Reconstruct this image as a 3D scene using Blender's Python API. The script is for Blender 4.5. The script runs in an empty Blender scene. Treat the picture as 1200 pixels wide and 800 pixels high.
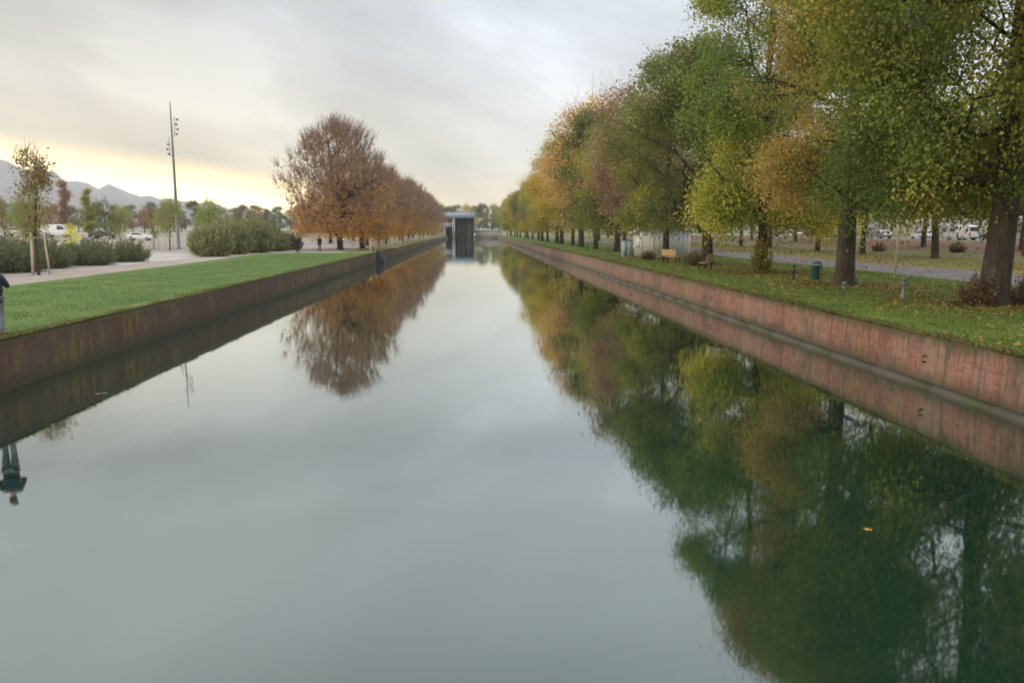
import bpy, bmesh, math, random
import numpy as np
from mathutils import Vector, Matrix

R_ = math.radians
SC = bpy.context.scene
COL = SC.collection

# ------------------------------------------------------------ camera, sky, sun
CAM_H = 3.8
cam_data = bpy.data.cameras.new('camera')
cam = bpy.data.objects.new('camera', cam_data)
COL.objects.link(cam)
cam.location = (0, 0, CAM_H)
cam.rotation_euler = (R_(90 - 8.2), 0, R_(-2.9))
cam_data.sensor_width = 36
cam_data.lens = 27.2
cam_data.clip_start = 0.1
cam_data.clip_end = 20000
cam_data.dof.use_dof = True
cam_data.dof.focus_distance = 3.4
cam_data.dof.aperture_fstop = 4.8
SC.camera = cam

SUN_EL, SUN_AZ = 16, -84          # azimuth measured from +Y towards +X
world = bpy.data.worlds.new('World')
SC.world = world
world.use_nodes = True


class NT:
    """small helper around a node tree"""
    def __init__(s, tree):
        s.t = tree
        tree.nodes.clear()

    def n(s, typ, **kw):
        nd = s.t.nodes.new(typ)
        for k, v in kw.items():
            setattr(nd, k, v)
        return nd

    def l(s, a, b):
        s.t.links.new(a, b)

    def math(s, op, a, b=None, c=None, clamp=False):
        nd = s.n('ShaderNodeMath', operation=op, use_clamp=clamp)
        for i, v in enumerate((a, b, c)):
            if v is None:
                continue
            if isinstance(v, (int, float)):
                nd.inputs[i].default_value = v
            else:
                s.l(v, nd.inputs[i])
        return nd.outputs[0]

    def mix(s, f, a, b, mode='MIX'):
        nd = s.n('ShaderNodeMix', data_type='RGBA', blend_type=mode)
        for sock, v in ((nd.inputs[0], f), (nd.inputs[6], a), (nd.inputs[7], b)):
            if isinstance(v, (int, float)):
                sock.default_value = v
            elif isinstance(v, tuple):
                sock.default_value = (*v[:3], 1)
            else:
                s.l(v, sock)
        return nd.outputs[2]

    def ramp(s, f, stops, interp='LINEAR'):
        nd = s.n('ShaderNodeValToRGB')
        cr = nd.color_ramp
        cr.interpolation = interp
        while len(cr.elements) < len(stops):
            cr.elements.new(0.5)
        for e, (p, c) in zip(cr.elements, stops):
            e.position = p
            e.color = (*c, 1) if isinstance(c, tuple) else (c, c, c, 1)
        s.l(f, nd.inputs[0])
        return nd.outputs[0]

    def smooth(s, v, a, b):
        nd = s.n('ShaderNodeMapRange', interpolation_type='SMOOTHSTEP')
        s.l(v, nd.inputs[0])
        nd.inputs[1].default_value = a
        nd.inputs[2].default_value = b
        return nd.outputs[0]

    def noise(s, vec, scale, detail=4, rough=0.55, w=None):
        nd = s.n('ShaderNodeTexNoise')
        nd.inputs['Scale'].default_value = scale
        nd.inputs['Detail'].default_value = detail
        nd.inputs['Roughness'].default_value = rough
        s.l(vec, nd.inputs['Vector'])
        return nd.outputs[0]

    def mapping(s, vec, scale=(1, 1, 1), rot=(0, 0, 0), loc=(0, 0, 0)):
        nd = s.n('ShaderNodeMapping')
        nd.inputs['Scale'].default_value = scale
        nd.inputs['Rotation'].default_value = rot
        nd.inputs['Location'].default_value = loc
        s.l(vec, nd.inputs['Vector'])
        return nd.outputs[0]


# overcast evening sky: Nishita daylight above a nearly closed cloud deck, open warm strip low in the west
w = NT(world.node_tree)
tc = w.n('ShaderNodeTexCoord')
nrm = w.n('ShaderNodeVectorMath', operation='NORMALIZE')
w.l(tc.outputs['Generated'], nrm.inputs[0])
sep = w.n('ShaderNodeSeparateXYZ')
w.l(nrm.outputs[0], sep.inputs[0])
el = w.math('MULTIPLY', w.math('ARCSINE', sep.outputs[2]), 57.2958)
az = w.math('MULTIPLY', w.math('ARCTAN2', sep.outputs[0], sep.outputs[1]), 57.2958)
comb = w.n('ShaderNodeCombineXYZ')
w.l(az, comb.inputs[0])
w.l(el, comb.inputs[1])
elf = w.math('DIVIDE', el, 90, clamp=True)
left = w.ramp(elf, [(0.0, (.90, .76, .50)), (0.05, (.84, .75, .54)), (0.10, (.68, .645, .56)), (0.165, (.50, .52, .52)),
                    (0.215, (1.08, 1.14, 1.18)), (0.30, (1.50, 1.62, 1.68)), (0.37, (1.62, 1.75, 1.82)), (1, (1.9, 2.0, 2.15))])
right = w.ramp(elf, [(0.0, (1.05, .88, .60)), (0.030, (.95, .84, .64)), (0.055, (.78, .79, .75)), (0.12, (.73, .785, .84)),
                     (0.18, (.78, .85, .97)), (0.215, (1.12, 1.22, 1.32)), (0.36, (1.62, 1.78, 1.92)), (1, (1.9, 2.05, 2.2))])
azm = w.smooth(az, -27, 9)
base = w.mix(azm, left, right)
# soft streaks of cloud, slanting down to the right
cv = w.mapping(w.mapping(comb.outputs[0], rot=(0, 0, R_(17))), scale=(.035, .115, 1))
n1 = w.noise(cv, 1.15, 5, .5)
cv2 = w.mapping(w.mapping(comb.outputs[0], rot=(0, 0, R_(28))), scale=(.045, .085, 1), loc=(3, 1, 0))
n2 = w.noise(cv2, 1.1, 3, .5)
nn = w.math('ADD', w.math('MULTIPLY', n1, .62), w.math('MULTIPLY', n2, .38))
streak = w.ramp(nn, [(0.40, .74), (0.46, .89), (0.53, 1.04), (0.58, 1.25)])
clouds = w.mix(w.math('SUBTRACT', 1.0, w.math('MULTIPLY', w.smooth(el, 12, 24), .8)), base, w.mix(1.0, base, streak, 'MULTIPLY'))
# warm open strip
tilt = w.math('ADD', el, w.math('MULTIPLY', w.math('ADD', az, 30.6), .115))
tilt = w.math('ADD', tilt, w.math('MULTIPLY', w.math('SUBTRACT', n1, .5), 1.6))
up = w.math('SUBTRACT', 1.0, w.smooth(tilt, 4.9, 6.3))
side = w.math('SUBTRACT', 1.0, w.smooth(az, -16, 3))
strip = w.math('MULTIPLY', up, side)
stripcol = w.ramp(w.smooth(tilt, 1.0, 6.0), [(0.0, (2.3, 1.5, .60)), (0.4, (2.7, 2.3, 1.35)), (0.75, (2.1, 1.7, .85)), (1, (1.2, .92, .52))])
clouds = w.mix(strip, clouds, stripcol)
sky = w.n('ShaderNodeTexSky', sky_type='NISHITA')
sky.sun_disc = False
sky.sun_elevation = R_(SUN_EL)
sky.sun_rotation = R_(SUN_AZ)
skys = w.mix(1.0, sky.outputs[0], (.10, .10, .10), 'MULTIPLY')
final = w.mix(.94, skys, clouds)
bg = w.n('ShaderNodeBackground')
w.l(final, bg.inputs[0])
bg.inputs[1].default_value = 1.0
wo = w.n('ShaderNodeOutputWorld')
w.l(bg.outputs[0], wo.inputs[0])

sun_d = bpy.data.lights.new('sun', 'SUN')
sun_d.energy = 1.5
sun_d.angle = R_(14)
sun_d.color = (1.0, .86, .66)
sun = bpy.data.objects.new('sun', sun_d)
COL.objects.link(sun)
_sd = Vector((math.sin(R_(SUN_AZ)) * math.cos(R_(SUN_EL)), math.cos(R_(SUN_AZ)) * math.cos(R_(SUN_EL)), math.sin(R_(SUN_EL))))
sun.rotation_euler = _sd.to_track_quat('Z', 'Y').to_euler()
sun.location = _sd * 60

SC.view_settings.view_transform = 'Standard'
SC.view_settings.look = 'None'
SC.view_settings.exposure = 0
SC.view_settings.gamma = 1
SC.render.engine = 'CYCLES'
SC.cycles.max_bounces = 7
SC.cycles.diffuse_bounces = 3
SC.cycles.glossy_bounces = 3
SC.cycles.transmission_bounces = 4
SC.cycles.volume_bounces = 1
SC.cycles.use_denoising = True


# ------------------------------------------------------------ helpers
def tag(o, label=None, cat=None, group=None, kind=None):
    for k, v in (('label', label), ('category', cat), ('group', group), ('kind', kind)):
        if v:
            o[k] = v
    return o


def empty(name, loc, rz=0, sc=1):
    o = bpy.data.objects.new(name, None)
    COL.objects.link(o)
    o.empty_display_size = .3
    o.location = loc
    o.rotation_euler = (0, 0, rz)
    o.scale = (sc, sc, sc) if isinstance(sc, (int, float)) else sc
    return o


class MB:
    """collects geometry (vertices + faces) and links it as one mesh object"""
    def __init__(s):
        s.v, s.f, s.nv = [], [], 0
        s.attr = []

    def add(s, v, f, tone=None):
        v = np.asarray(v, float).reshape(-1, 3)
        s.v.append(v)
        if isinstance(f, np.ndarray):
            s.f.append(f + s.nv)
        else:
            s.f.append([tuple(i + s.nv for i in q) for q in f])
        s.attr.append(np.zeros(len(v)) if tone is None else np.asarray(tone))
        s.nv += len(v)
        return s

    def box(s, x0, x1, y0, y1, z0, z1):
        v = [(x, y, z) for z in (z0, z1) for y in (y0, y1) for x in (x0, x1)]
        return s.add(v, [(0, 2, 3, 1), (4, 5, 7, 6), (0, 1, 5, 4), (2, 6, 7, 3), (0, 4, 6, 2), (1, 3, 7, 5)])

    def prism(s, prof, y0, y1, axis='y'):
        n = len(prof)
        if axis == 'y':
            v = [(a, y0, b) for a, b in prof] + [(a, y1, b) for a, b in prof]
        elif axis == 'x':
            v = [(y0, a, b) for a, b in prof] + [(y1, a, b) for a, b in prof]
        else:
            v = [(a, b, y0) for a, b in prof] + [(a, b, y1) for a, b in prof]
        f = [(i, (i + 1) % n, n + (i + 1) % n, n + i) for i in range(n)]
        f += [tuple(range(n - 1, -1, -1)), tuple(range(n, 2 * n))]
        return s.add(v, f)

    def tube(s, pts, rad, k=6, cap=True):
        pts = np.asarray(pts, float)
        n = len(pts)
        rad = np.broadcast_to(np.asarray(rad, float), (n,))
        d = np.gradient(pts, axis=0)
        d /= np.linalg.norm(d, axis=1)[:, None] + 1e-9
        ref = np.array([0, 0, 1.0]) if abs(d[:, 2]).mean() < .8 else np.array([1.0, 0, 0])
        a = np.cross(d, ref)
        a /= np.linalg.norm(a, axis=1)[:, None] + 1e-9
        b = np.cross(d, a)
        th = np.arange(k) * 2 * math.pi / k
        v = pts[:, None, :] + rad[:, None, None] * (np.cos(th)[None, :, None] * a[:, None, :] + np.sin(th)[None, :, None] * b[:, None, :])
        i = np.arange(n - 1)[:, None] * k
        j = np.arange(k)[None, :]
        j2 = (j + 1) % k
        f = np.stack([i + j, i + j2, i + k + j2, i + k + j], -1).reshape(-1, 4)
        s.add(v.reshape(-1, 3), f)
        if cap and k > 3:
            s.f.append([tuple(s.nv - k + q for q in range(k)), tuple(s.nv - n * k + q for q in range(k - 1, -1, -1))])
        return s

    def lathe(s, prof, k=16, c=(0, 0)):
        th = np.arange(k) * 2 * math.pi / k
        v = [(c[0] + r * math.cos(t), c[1] + r * math.sin(t), z) for r, z in prof for t in th]
        f = [(i * k + j, i * k + (j + 1) % k, (i + 1) * k + (j + 1) % k, (i + 1) * k + j) for i in range(len(prof) - 1) for j in range(k)]
        f += [tuple(range(k - 1, -1, -1)), tuple(range((len(prof) - 1) * k, len(prof) * k))]
        return s.add(v, f)

    def mesh(s, name, mat, smooth=False, tone=False):
        me = bpy.data.meshes.new(name)
        V = np.concatenate(s.v).astype(np.float32)
        sizes, loops = [], []
        for f in s.f:
            if isinstance(f, np.ndarray):
                sizes.append(np.full(len(f), f.shape[1], np.int32))
                loops.append(f.reshape(-1).astype(np.int32))
            elif f:
                sizes.append(np.array([len(q) for q in f], np.int32))
                loops.append(np.array([i for q in f for i in q], np.int32))
        sizes = np.concatenate(sizes)
        loops = np.concatenate(loops)
        me.vertices.add(len(V))
        me.vertices.foreach_set('co', V.reshape(-1))
        me.loops.add(len(loops))
        me.loops.foreach_set('vertex_index', loops)
        me.polygons.add(len(sizes))
        st = np.zeros(len(sizes), np.int32)
        st[1:] = np.cumsum(sizes)[:-1]
        me.polygons.foreach_set('loop_start', st)
        me.polygons.foreach_set('loop_total', sizes)
        if smooth:
            me.polygons.foreach_set('use_smooth', np.ones(len(sizes), bool))
        me.update(calc_edges=True)
        if tone:
            at = me.attributes.new('tone', 'FLOAT', 'POINT')
            at.data.foreach_set('value', np.concatenate(s.attr).astype(np.float32))
        me.materials.append(mat)
        return me

    def build(s, name, mat, parent=None, loc=None, smooth=False, tone=False, bevel=0):
        o = bpy.data.objects.new(name, s.mesh(name, mat, smooth, tone))
        COL.objects.link(o)
        if parent:
            o.parent = parent
        if loc is not None:
            o.location = loc
        if bevel:
            m = o.modifiers.new('bevel', 'BEVEL')
            m.width = bevel
            m.segments = 2
            m.limit_method = 'ANGLE'
        return o


def copy_tree(o, parent=None):
    c = o.copy()
    COL.objects.link(c)
    c.parent = parent
    for ch in list(o.children):
        copy_tree(ch, c)
    return c


# ------------------------------------------------------------ materials
def simple(name, col, rough=.6, metal=0, var=.12, scale=6, bump=0.0, spec=.4, coat=0):
    m = bpy.data.materials.new(name)
    m.use_nodes = True
    t = NT(m.node_tree)
    tcn = t.n('ShaderNodeTexCoord')
    nz = t.noise(tcn.outputs['Object'], scale, 5, .6)
    f = t.ramp(nz, [(0.3, 1 - var), (0.7, 1 + var)])
    c = t.mix(1.0, tuple(col), f, 'MULTIPLY')
    p = t.n('ShaderNodeBsdfPrincipled')
    t.l(c, p.inputs['Base Color'])
    p.inputs['Roughness'].default_value = rough
    p.inputs['Metallic'].default_value = metal
    p.inputs['Specular IOR Level'].default_value = spec
    p.inputs['Coat Weight'].default_value = coat
    if bump:
        b = t.n('ShaderNodeBump')
        b.inputs['Strength'].default_value = bump
        b.inputs['Distance'].default_value = .02
        t.l(nz, b.inputs['Height'])
        t.l(b.outputs[0], p.inputs['Normal'])
    o = t.n('ShaderNodeOutputMaterial')
    t.l(p.outputs[0], o.inputs[0])
    return m


def leaf_mat(name, stops, trans=.42, gain=2.2):
    stops = [(p_, tuple(min(.75, q_ * gain) for q_ in c_)) for p_, c_ in stops]
    m = bpy.data.materials.new(name)
    m.use_nodes = True
    t = NT(m.node_tree)
    a = t.n('ShaderNodeAttribute', attribute_name='tone')
    c = t.ramp(a.outputs['Fac'], stops)
    d = t.n('ShaderNodeBsdfPrincipled')
    t.l(c, d.inputs['Base Color'])
    d.inputs['Roughness'].default_value = .62
    d.inputs['Specular IOR Level'].default_value = .25
    tr = t.n('ShaderNodeBsdfTranslucent')
    t.l(c, tr.inputs[0])
    mx = t.n('ShaderNodeMixShader')
    mx.inputs[0].default_value = trans
    t.l(d.outputs[0], mx.inputs[1])
    t.l(tr.outputs[0], mx.inputs[2])
    o = t.n('ShaderNodeOutputMaterial')
    t.l(mx.outputs[0], o.inputs[0])
    return m


GR, OL, YE, BR, TAN, RU = (.040, .078, .014), (.125, .135, .022), (.42, .31, .045), (.17, .085, .035), (.34, .19, .075), (.30, .12, .032)
DG = (.026, .052, .014)
LEAF = {
    'olive_yellow': leaf_mat('leaf_olive_yellow', [(0, (.035, .06, .014)), (.22, (.065, .09, .018)), (.45, (.12, .13, .024)), (.65, (.18, .165, .03)), (.82, (.23, .145, .04)), (1, (.30, .23, .05))]),
    'orange_brown': leaf_mat('leaf_orange_brown', [(0, (.05, .07, .016)), (.22, (.10, .105, .022)), (.42, (.16, .13, .03)), (.6, (.23, .15, .05)), (.8, (.24, .125, .05)), (1, (.32, .22, .06))]),
    'green_yellow': leaf_mat('leaf_green_yellow', [(0, (.035, .065, .014)), (.38, (.075, .11, .018)), (.62, (.14, .155, .024)), (.85, (.27, .23, .036)), (1, (.36, .27, .045))]),
    'dark_green': leaf_mat('leaf_dark_green', [(0, (.028, .038, .012)), (.5, (.062, .070, .020)), (.85, (.11, .115, .024)), (1, (.22, .13, .04))]),
    'olive_green': leaf_mat('leaf_olive_green', [(0, (.045, .06, .015)), (.5, (.105, .112, .024)), (.85, (.20, .19, .032)), (1, (.30, .22, .05))]),
    'dusky_brown': leaf_mat('leaf_dusky_brown', [(0, (.07, .05, .03)), (.5, (.16, .095, .062)), (.85, (.21, .13, .075)), (1, (.15, .15, .04))]),
    'gold': leaf_mat('leaf_gold', [(0, (.10, .11, .02)), (.4, (.19, .16, .028)), (.7, (.28, .205, .036)), (1, (.32, .18, .05))]),
    'rust': leaf_mat('leaf_rust', [(0, (.14, .10, .055)), (.35, (.21, .13, .06)), (.65, (.23, .12, .038)), (1, (.25, .13, .03))]),
    'pale_gold': leaf_mat('leaf_pale_gold', [(0, (.2, .14, .05)), (.5, (.30, .19, .07)), (1, (.34, .25, .09))]),
    'shrub_grey': leaf_mat('leaf_shrub_grey', [(0, (.035, .044, .02)), (.5, (.07, .08, .038)), (1, (.12, .115, .055))]),
    'shrub_brown': leaf_mat('leaf_shrub_brown', [(0, (.05, .035, .02)), (.6, (.10, .06, .04)), (1, (.14, .12, .04))]),
    'willow': leaf_mat('leaf_willow', [(0, (.07, .075, .038)), (.5, (.125, .13, .062)), (1, (.19, .16, .075))]),
    'far': leaf_mat('leaf_far', [(0, (.045, .06, .03)), (.6, (.085, .10, .04)), (1, (.16, .13, .05))]),
    'yellow': leaf_mat('leaf_yellow', [(0, (.45, .30, .02)), (1, (.70, .45, .03))]),
    'young': leaf_mat('leaf_young', [(0, (.07, .075, .025)), (.5, (.12, .10, .035)), (1, (.19, .12, .045))]),
    'young_green': leaf_mat('leaf_young_green', [(0, (.07, .10, .02)), (.5, (.14, .17, .035)), (1, (.22, .21, .05))]),
}


def bark_mat():
    m = bpy.data.materials.new('bark')
    m.use_nodes = True
    t = NT(m.node_tree)
    tcn = t.n('ShaderNodeTexCoord')
    v = t.mapping(tcn.outputs['Object'], scale=(9, 9, 1.6))
    nz = t.noise(v, 1.2, 6, .65)
    c = t.ramp(nz, [(0.30, (.014, .011, .009)), (0.5, (.042, .033, .025)), (.7, (.085, .068, .048))])
    g = t.noise(tcn.outputs['Object'], .9, 3)
    c = t.mix(t.math('MULTIPLY', t.smooth(g, .48, .66), .55), c, (.055, .065, .020))
    p = t.n('ShaderNodeBsdfPrincipled')
    t.l(c, p.inputs['Base Color'])
    p.inputs['Roughness'].default_value = .9
    b = t.n('ShaderNodeBump')
    b.inputs['Strength'].default_value = .9
    b.inputs['Distance'].default_value = .05
    t.l(nz, b.inputs['Height'])
    t.l(b.outputs[0], p.inputs['Normal'])
    o = t.n('ShaderNodeOutputMaterial')
    t.l(p.outputs[0], o.inputs[0])
    return m


BARK = bark_mat()
TWIG = simple('twig_bark', (.30, .20, .155), .85, var=.2)
M = {
    'wood': simple('bench_wood', (.46, .30, .15), .7, var=.2, scale=14, bump=.2),
    'stake': simple('stake_wood', (.50, .42, .32), .8, var=.2, scale=10),
    'dark_metal': simple('dark_metal', (.03, .035, .035), .45, .6),
    'grey_metal': simple('grey_metal', (.15, .165, .17), .5, .3),
    'pale_metal': simple('pale_pole', (.50, .43, .33), .6, .0, var=.15),
    'bin_green': simple('bin_green', (.012, .075, .065), .5, 0, var=.2),
    'white_paint': simple('white_paint', (.74, .74, .72), .5, var=.06),
    'kiosk_grey': simple('kiosk_panel', (.50, .51, .50), .6, var=.08, scale=2),
    'kiosk_roof': simple('kiosk_roof', (.20, .21, .22), .7),
    'blue_grey': simple('blue_grey_panel', (.30, .36, .44), .6, var=.06, scale=.5),
    'glass': simple('window_glass', (.05, .06, .075), .08, var=.05, spec=.8),
    'dark_inside': simple('dark_timber', (.05, .048, .052), .8, var=.3, scale=1),
    'concrete': simple('concrete', (.36, .33, .30), .85, var=.15, scale=2, bump=.3),
    'stone_trim': simple('pale_stone', (.50, .45, .38), .8, var=.12, scale=3),
    'beige': simple('beige_render', (.60, .52, .40), .85, var=.08, scale=.7),
    'cream': simple('cream_render', (.66, .62, .54), .85, var=.08, scale=.7),
    'white_wall': simple('white_render', (.68, .68, .66), .85, var=.07, scale=.7),
    'brick_house': simple('house_brick', (.30, .13, .09), .85, var=.2, scale=5),
    'grey_wall': simple('grey_render', (.36, .36, .36), .85, var=.1, scale=.7),
    'slate': simple('slate_roof', (.09, .095, .105), .7, var=.2, scale=3),
    'tile': simple('tile_roof', (.25, .10, .06), .8, var=.2, scale=3),
    'tyre': simple('tyre_rubber', (.02, .02, .02), .85),
    'rim': simple('wheel_rim', (.45, .46, .47), .35, .8),
    'car_white': simple('white_car_paint', (.75, .76, .76), .3, var=.03, coat=.6),
    'car_silver': simple('silver_car_paint', (.42, .43, .44), .3, .5, var=.03, coat=.6),
    'car_dark': simple('dark_car_paint', (.03, .035, .045), .3, .2, var=.03, coat=.6),
    'car_red': simple('red_car_paint', (.40, .03, .03), .3, .1, var=.03, coat=.6),
    'tail': simple('tail_lamp_red', (.55, .02, .02), .25, var=.05),
    'headlamp': simple('head_lamp', (.75, .77, .8), .15, var=.03),
    'skin': simple('skin', (.50, .30, .22), .55, var=.06),
    'hair': simple('dark_hair', (.03, .022, .016), .6),
    'navy': simple('navy_jacket', (.014, .018, .032), .8, var=.2, scale=20, bump=.2),
    'black_cloth': simple('black_coat', (.012, .012, .014), .85, var=.2, scale=20),
    'jeans': simple('grey_trousers', (.13, .145, .16), .85, var=.15, scale=20, bump=.2),
    'dark_trousers': simple('dark_trousers', (.02, .02, .026), .85, var=.2, scale=20),
    'shoe': simple('shoe_dark', (.03, .03, .03), .6),
    'tan_bag': simple('tan_strap', (.25, .17, .10), .6),
    'leaf_floating': simple('floating_leaf_orange', (.38, .19, .025), .5, var=.1),
    'debris': simple('floating_foam_pale', (.15, .15, .135), .8, var=.2, scale=8),
    'lamp_glass': simple('lamp_glass', (.55, .56, .58), .2, var=.03),
}


def ground_mat(name, layers, bump=.3, rough=.95, bscale=30):
    """layers: list of (colour, colour2, scale) base, then (colour, scale, lo, hi) patches"""
    m = bpy.data.materials.new(name)
    m.use_nodes = True
    t = NT(m.node_tree)
    g = t.n('ShaderNodeNewGeometry')
    P = g.outputs['Position']
    c1, c2, sc = layers[0]
    c = t.mix(t.smooth(t.noise(P, sc, 6, .65), .35, .65), c1, c2)
    for i, (col, sc, lo, hi) in enumerate(layers[1:]):
        v = t.mapping(P, loc=(7.3 * i + 3, 2.1 * i, 0))
        c = t.mix(t.smooth(t.noise(v, sc, 6, .7), lo, hi), c, col)
    p = t.n('ShaderNodeBsdfPrincipled')
    t.l(c, p.inputs['Base Color'])
    p.inputs['Roughness'].default_value = rough
    p.inputs['Specular IOR Level'].default_value = .15
    b = t.n('ShaderNodeBump')
    b.inputs['Strength'].default_value = bump
    b.inputs['Distance'].default_value = .05
    t.l(t.noise(P, bscale, 5, .7), b.inputs['Height'])
    t.l(b.outputs[0], p.inputs['Normal'])
    o = t.n('ShaderNodeOutputMaterial')
    t.l(p.outputs[0], o.inputs[0])
    return m


G_LAWN_L = ground_mat('lawn_short', [((.070, .122, .026), (.100, .150, .034), .35), ((.16, .18, .05), 1.1, .52, .75), ((.06, .11, .025), 7, .55, .75), ((.17, .13, .06), .5, .64, .8)])
G_LAWN_R = ground_mat('lawn_leafy', [((.075, .115, .020), (.12, .165, .028), .5), ((.13, .11, .035), 1.1, .56, .76), ((.05, .085, .02), 6, .56, .75), ((.26, .17, .05), 14, .68, .76)])
G_LITTER = ground_mat('leaf_litter', [((.15, .08, .055), (.21, .115, .08), 2.0), ((.13, .14, .035), .35, .52, .66), ((.36, .22, .09), 12, .62, .72)])
G_MIX = ground_mat('thin_grass_litter', [((.12, .125, .03), (.19, .16, .04), .7), ((.17, .10, .055), .5, .48, .66), ((.35, .24, .07), 12, .63, .72)])
G_GRAVEL = ground_mat('gravel_pinkish', [((.27, .225, .20), (.33, .28, .25), .25), ((.22, .19, .165), 1.5, .55, .75), ((.28, .28, .20), .12, .62, .8)], bump=.15)
G_PALE = ground_mat('paving_pale', [((.36, .33, .29), (.42, .385, .345), .4), ((.30, .28, .24), 3, .58, .75)], bump=.1)
G_PATH_L = ground_mat('path_sandy', [((.30, .235, .195), (.36, .29, .24), .5), ((.24, .19, .15), 2.5, .55, .75)], bump=.15)
G_PATH_R = ground_mat('path_asphalt', [((.14, .12, .12), (.185, .165, .16), .7), ((.26, .17, .09), 9, .64, .72)], bump=.15)
G_ROAD = ground_mat('road_asphalt', [((.10, .10, .10), (.14, .14, .14), .4)], bump=.1)
G_FAR = ground_mat('far_field', [((.16, .17, .07), (.22, .20, .10), .02), ((.12, .13, .05), .1, .5, .7)], bump=0)


def brick_mat(name, moss, dark=1.0):
    m = bpy.data.materials.new(name)
    m.use_nodes = True
    t = NT(m.node_tree)
    g = t.n('ShaderNodeNewGeometry')
    P = g.outputs['Position']
    sp = t.n('ShaderNodeSeparateXYZ')
    t.l(P, sp.inputs[0])
    cb = t.n('ShaderNodeCombineXYZ')
    t.l(sp.outputs[1], cb.inputs[0])
    t.l(sp.outputs[2], cb.inputs[1])
    br = t.n('ShaderNodeTexBrick')
    t.l(cb.outputs[0], br.inputs['Vector'])
    br.inputs['Scale'].default_value = 1
    br.inputs['Brick Width'].default_value = .23
    br.inputs['Row Height'].default_value = .075
    br.inputs['Mortar Size'].default_value = .009
    br.inputs['Mortar Smooth'].default_value = .3
    br.inputs['Bias'].default_value = 0
    k = dark  # below one, the brick colours carry the wall's shade
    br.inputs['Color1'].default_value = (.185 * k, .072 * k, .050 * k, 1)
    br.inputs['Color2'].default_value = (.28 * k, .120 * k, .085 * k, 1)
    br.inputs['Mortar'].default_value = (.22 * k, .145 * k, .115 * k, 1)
    c = br.outputs[0]
    # bleached / sooty patches
    vs = t.mapping(P, scale=(1, 1, .35))
    c = t.mix(t.math('MULTIPLY', t.smooth(t.noise(vs, .7, 6, .7), .44, .66), .75), c, (.23 * k, .165 * k, .125 * k))
    c = t.mix(t.math('MULTIPLY', t.smooth(t.noise(t.mapping(P, loc=(4, 9, 2)), .45, 6, .75), .47, .64), .75), c, (.085, .06, .045))
    # drip stains
    vd = t.mapping(P, scale=(1, 2.4, .22), loc=(0, 3, 0))
    c = t.mix(t.math('MULTIPLY', t.smooth(t.noise(vd, 2.6, 6, .75), .49, .63), .72), c, (.07, .055, .04))
    # moss & algae
    vm = t.mapping(P, scale=(1, .8, .5), loc=(5, 0, 1))
    mo = t.math('MULTIPLY', t.smooth(t.noise(vm, .35, 6, .7), .58 - .10 * moss, .72 - .08 * moss), t.smooth(t.noise(t.mapping(P, scale=(1, 3.2, .35)), 1.1, 5, .7), .42, .6))
    c = t.mix(t.math('MULTIPLY', mo, .8), c, (.17, .14, .03))
    # tide line near the water and mossy lip with grass shadow painted at the top
    lo = t.math('SUBTRACT', 1.0, t.smooth(t.math('ADD', sp.outputs[2], t.math('MULTIPLY', t.noise(P, 2.5, 4), .36)), .24, .74))
    c = t.mix(t.math('MULTIPLY', lo, .85), c, (.045, .045, .025))
    hi = t.smooth(t.math('ADD', sp.outputs[2], t.math('MULTIPLY', t.noise(t.mapping(P, scale=(1, 2.2, .3)), 2.2, 5, .7), .55)), 1.22, 1.48)
    c = t.mix(t.math('MULTIPLY', hi, .8), c, (.05, .05, .022))
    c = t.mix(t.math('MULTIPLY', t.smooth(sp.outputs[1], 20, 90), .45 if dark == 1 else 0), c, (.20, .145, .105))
    p = t.n('ShaderNodeBsdfPrincipled')
    t.l(c, p.inputs['Base Color'])
    p.inputs['Roughness'].default_value = .88
    p.inputs['Specular IOR Level'].default_value = .2
    b = t.n('ShaderNodeBump')
    b.inputs['Strength'].default_value = .6
    b.inputs['Distance'].default_value = .02
    hh = t.math('ADD', t.math('MULTIPLY', br.outputs['Fac'], -.6), t.noise(P, 9, 6, .7))
    t.l(hh, b.inputs['Height'])
    t.l(b.outputs[0], p.inputs['Normal'])
    o = t.n('ShaderNodeOutputMaterial')
    t.l(p.outputs[0], o.inputs[0])
    return m


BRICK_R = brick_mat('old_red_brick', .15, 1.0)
BRICK_L = brick_mat('shaded_mossy_brick', 1.25, .42)  # same brick, mossier, with this side's shade darkened into its colours


def ledge_mat():
    m = bpy.data.materials.new('mossy_stone_ledge')
    m.use_nodes = True
    t = NT(m.node_tree)
    g = t.n('ShaderNodeNewGeometry')
    P = g.outputs['Position']
    c = t.mix(t.smooth(t.noise(P, 1.2, 6, .7), .35, .65), (.085, .065, .045), (.055, .047, .03))
    c = t.mix(t.smooth(t.noise(t.mapping(P, loc=(2, 5, 0)), .6, 6, .7), .45, .62), c, (.05, .055, .022))
    p = t.n('ShaderNodeBsdfPrincipled')
    t.l(c, p.inputs['Base Color'])
    p.inputs['Roughness'].default_value = .85
    b = t.n('ShaderNodeBump')
    b.inputs['Strength'].default_value = .6
    b.inputs['Distance'].default_value = .03
    t.l(t.noise(P, 8, 6, .7), b.inputs['Height'])
    t.l(b.outputs[0], p.inputs['Normal'])
    o = t.n('ShaderNodeOutputMaterial')
    t.l(p.outputs[0], o.inputs[0])
    return m


LEDGE = ledge_mat()


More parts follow.
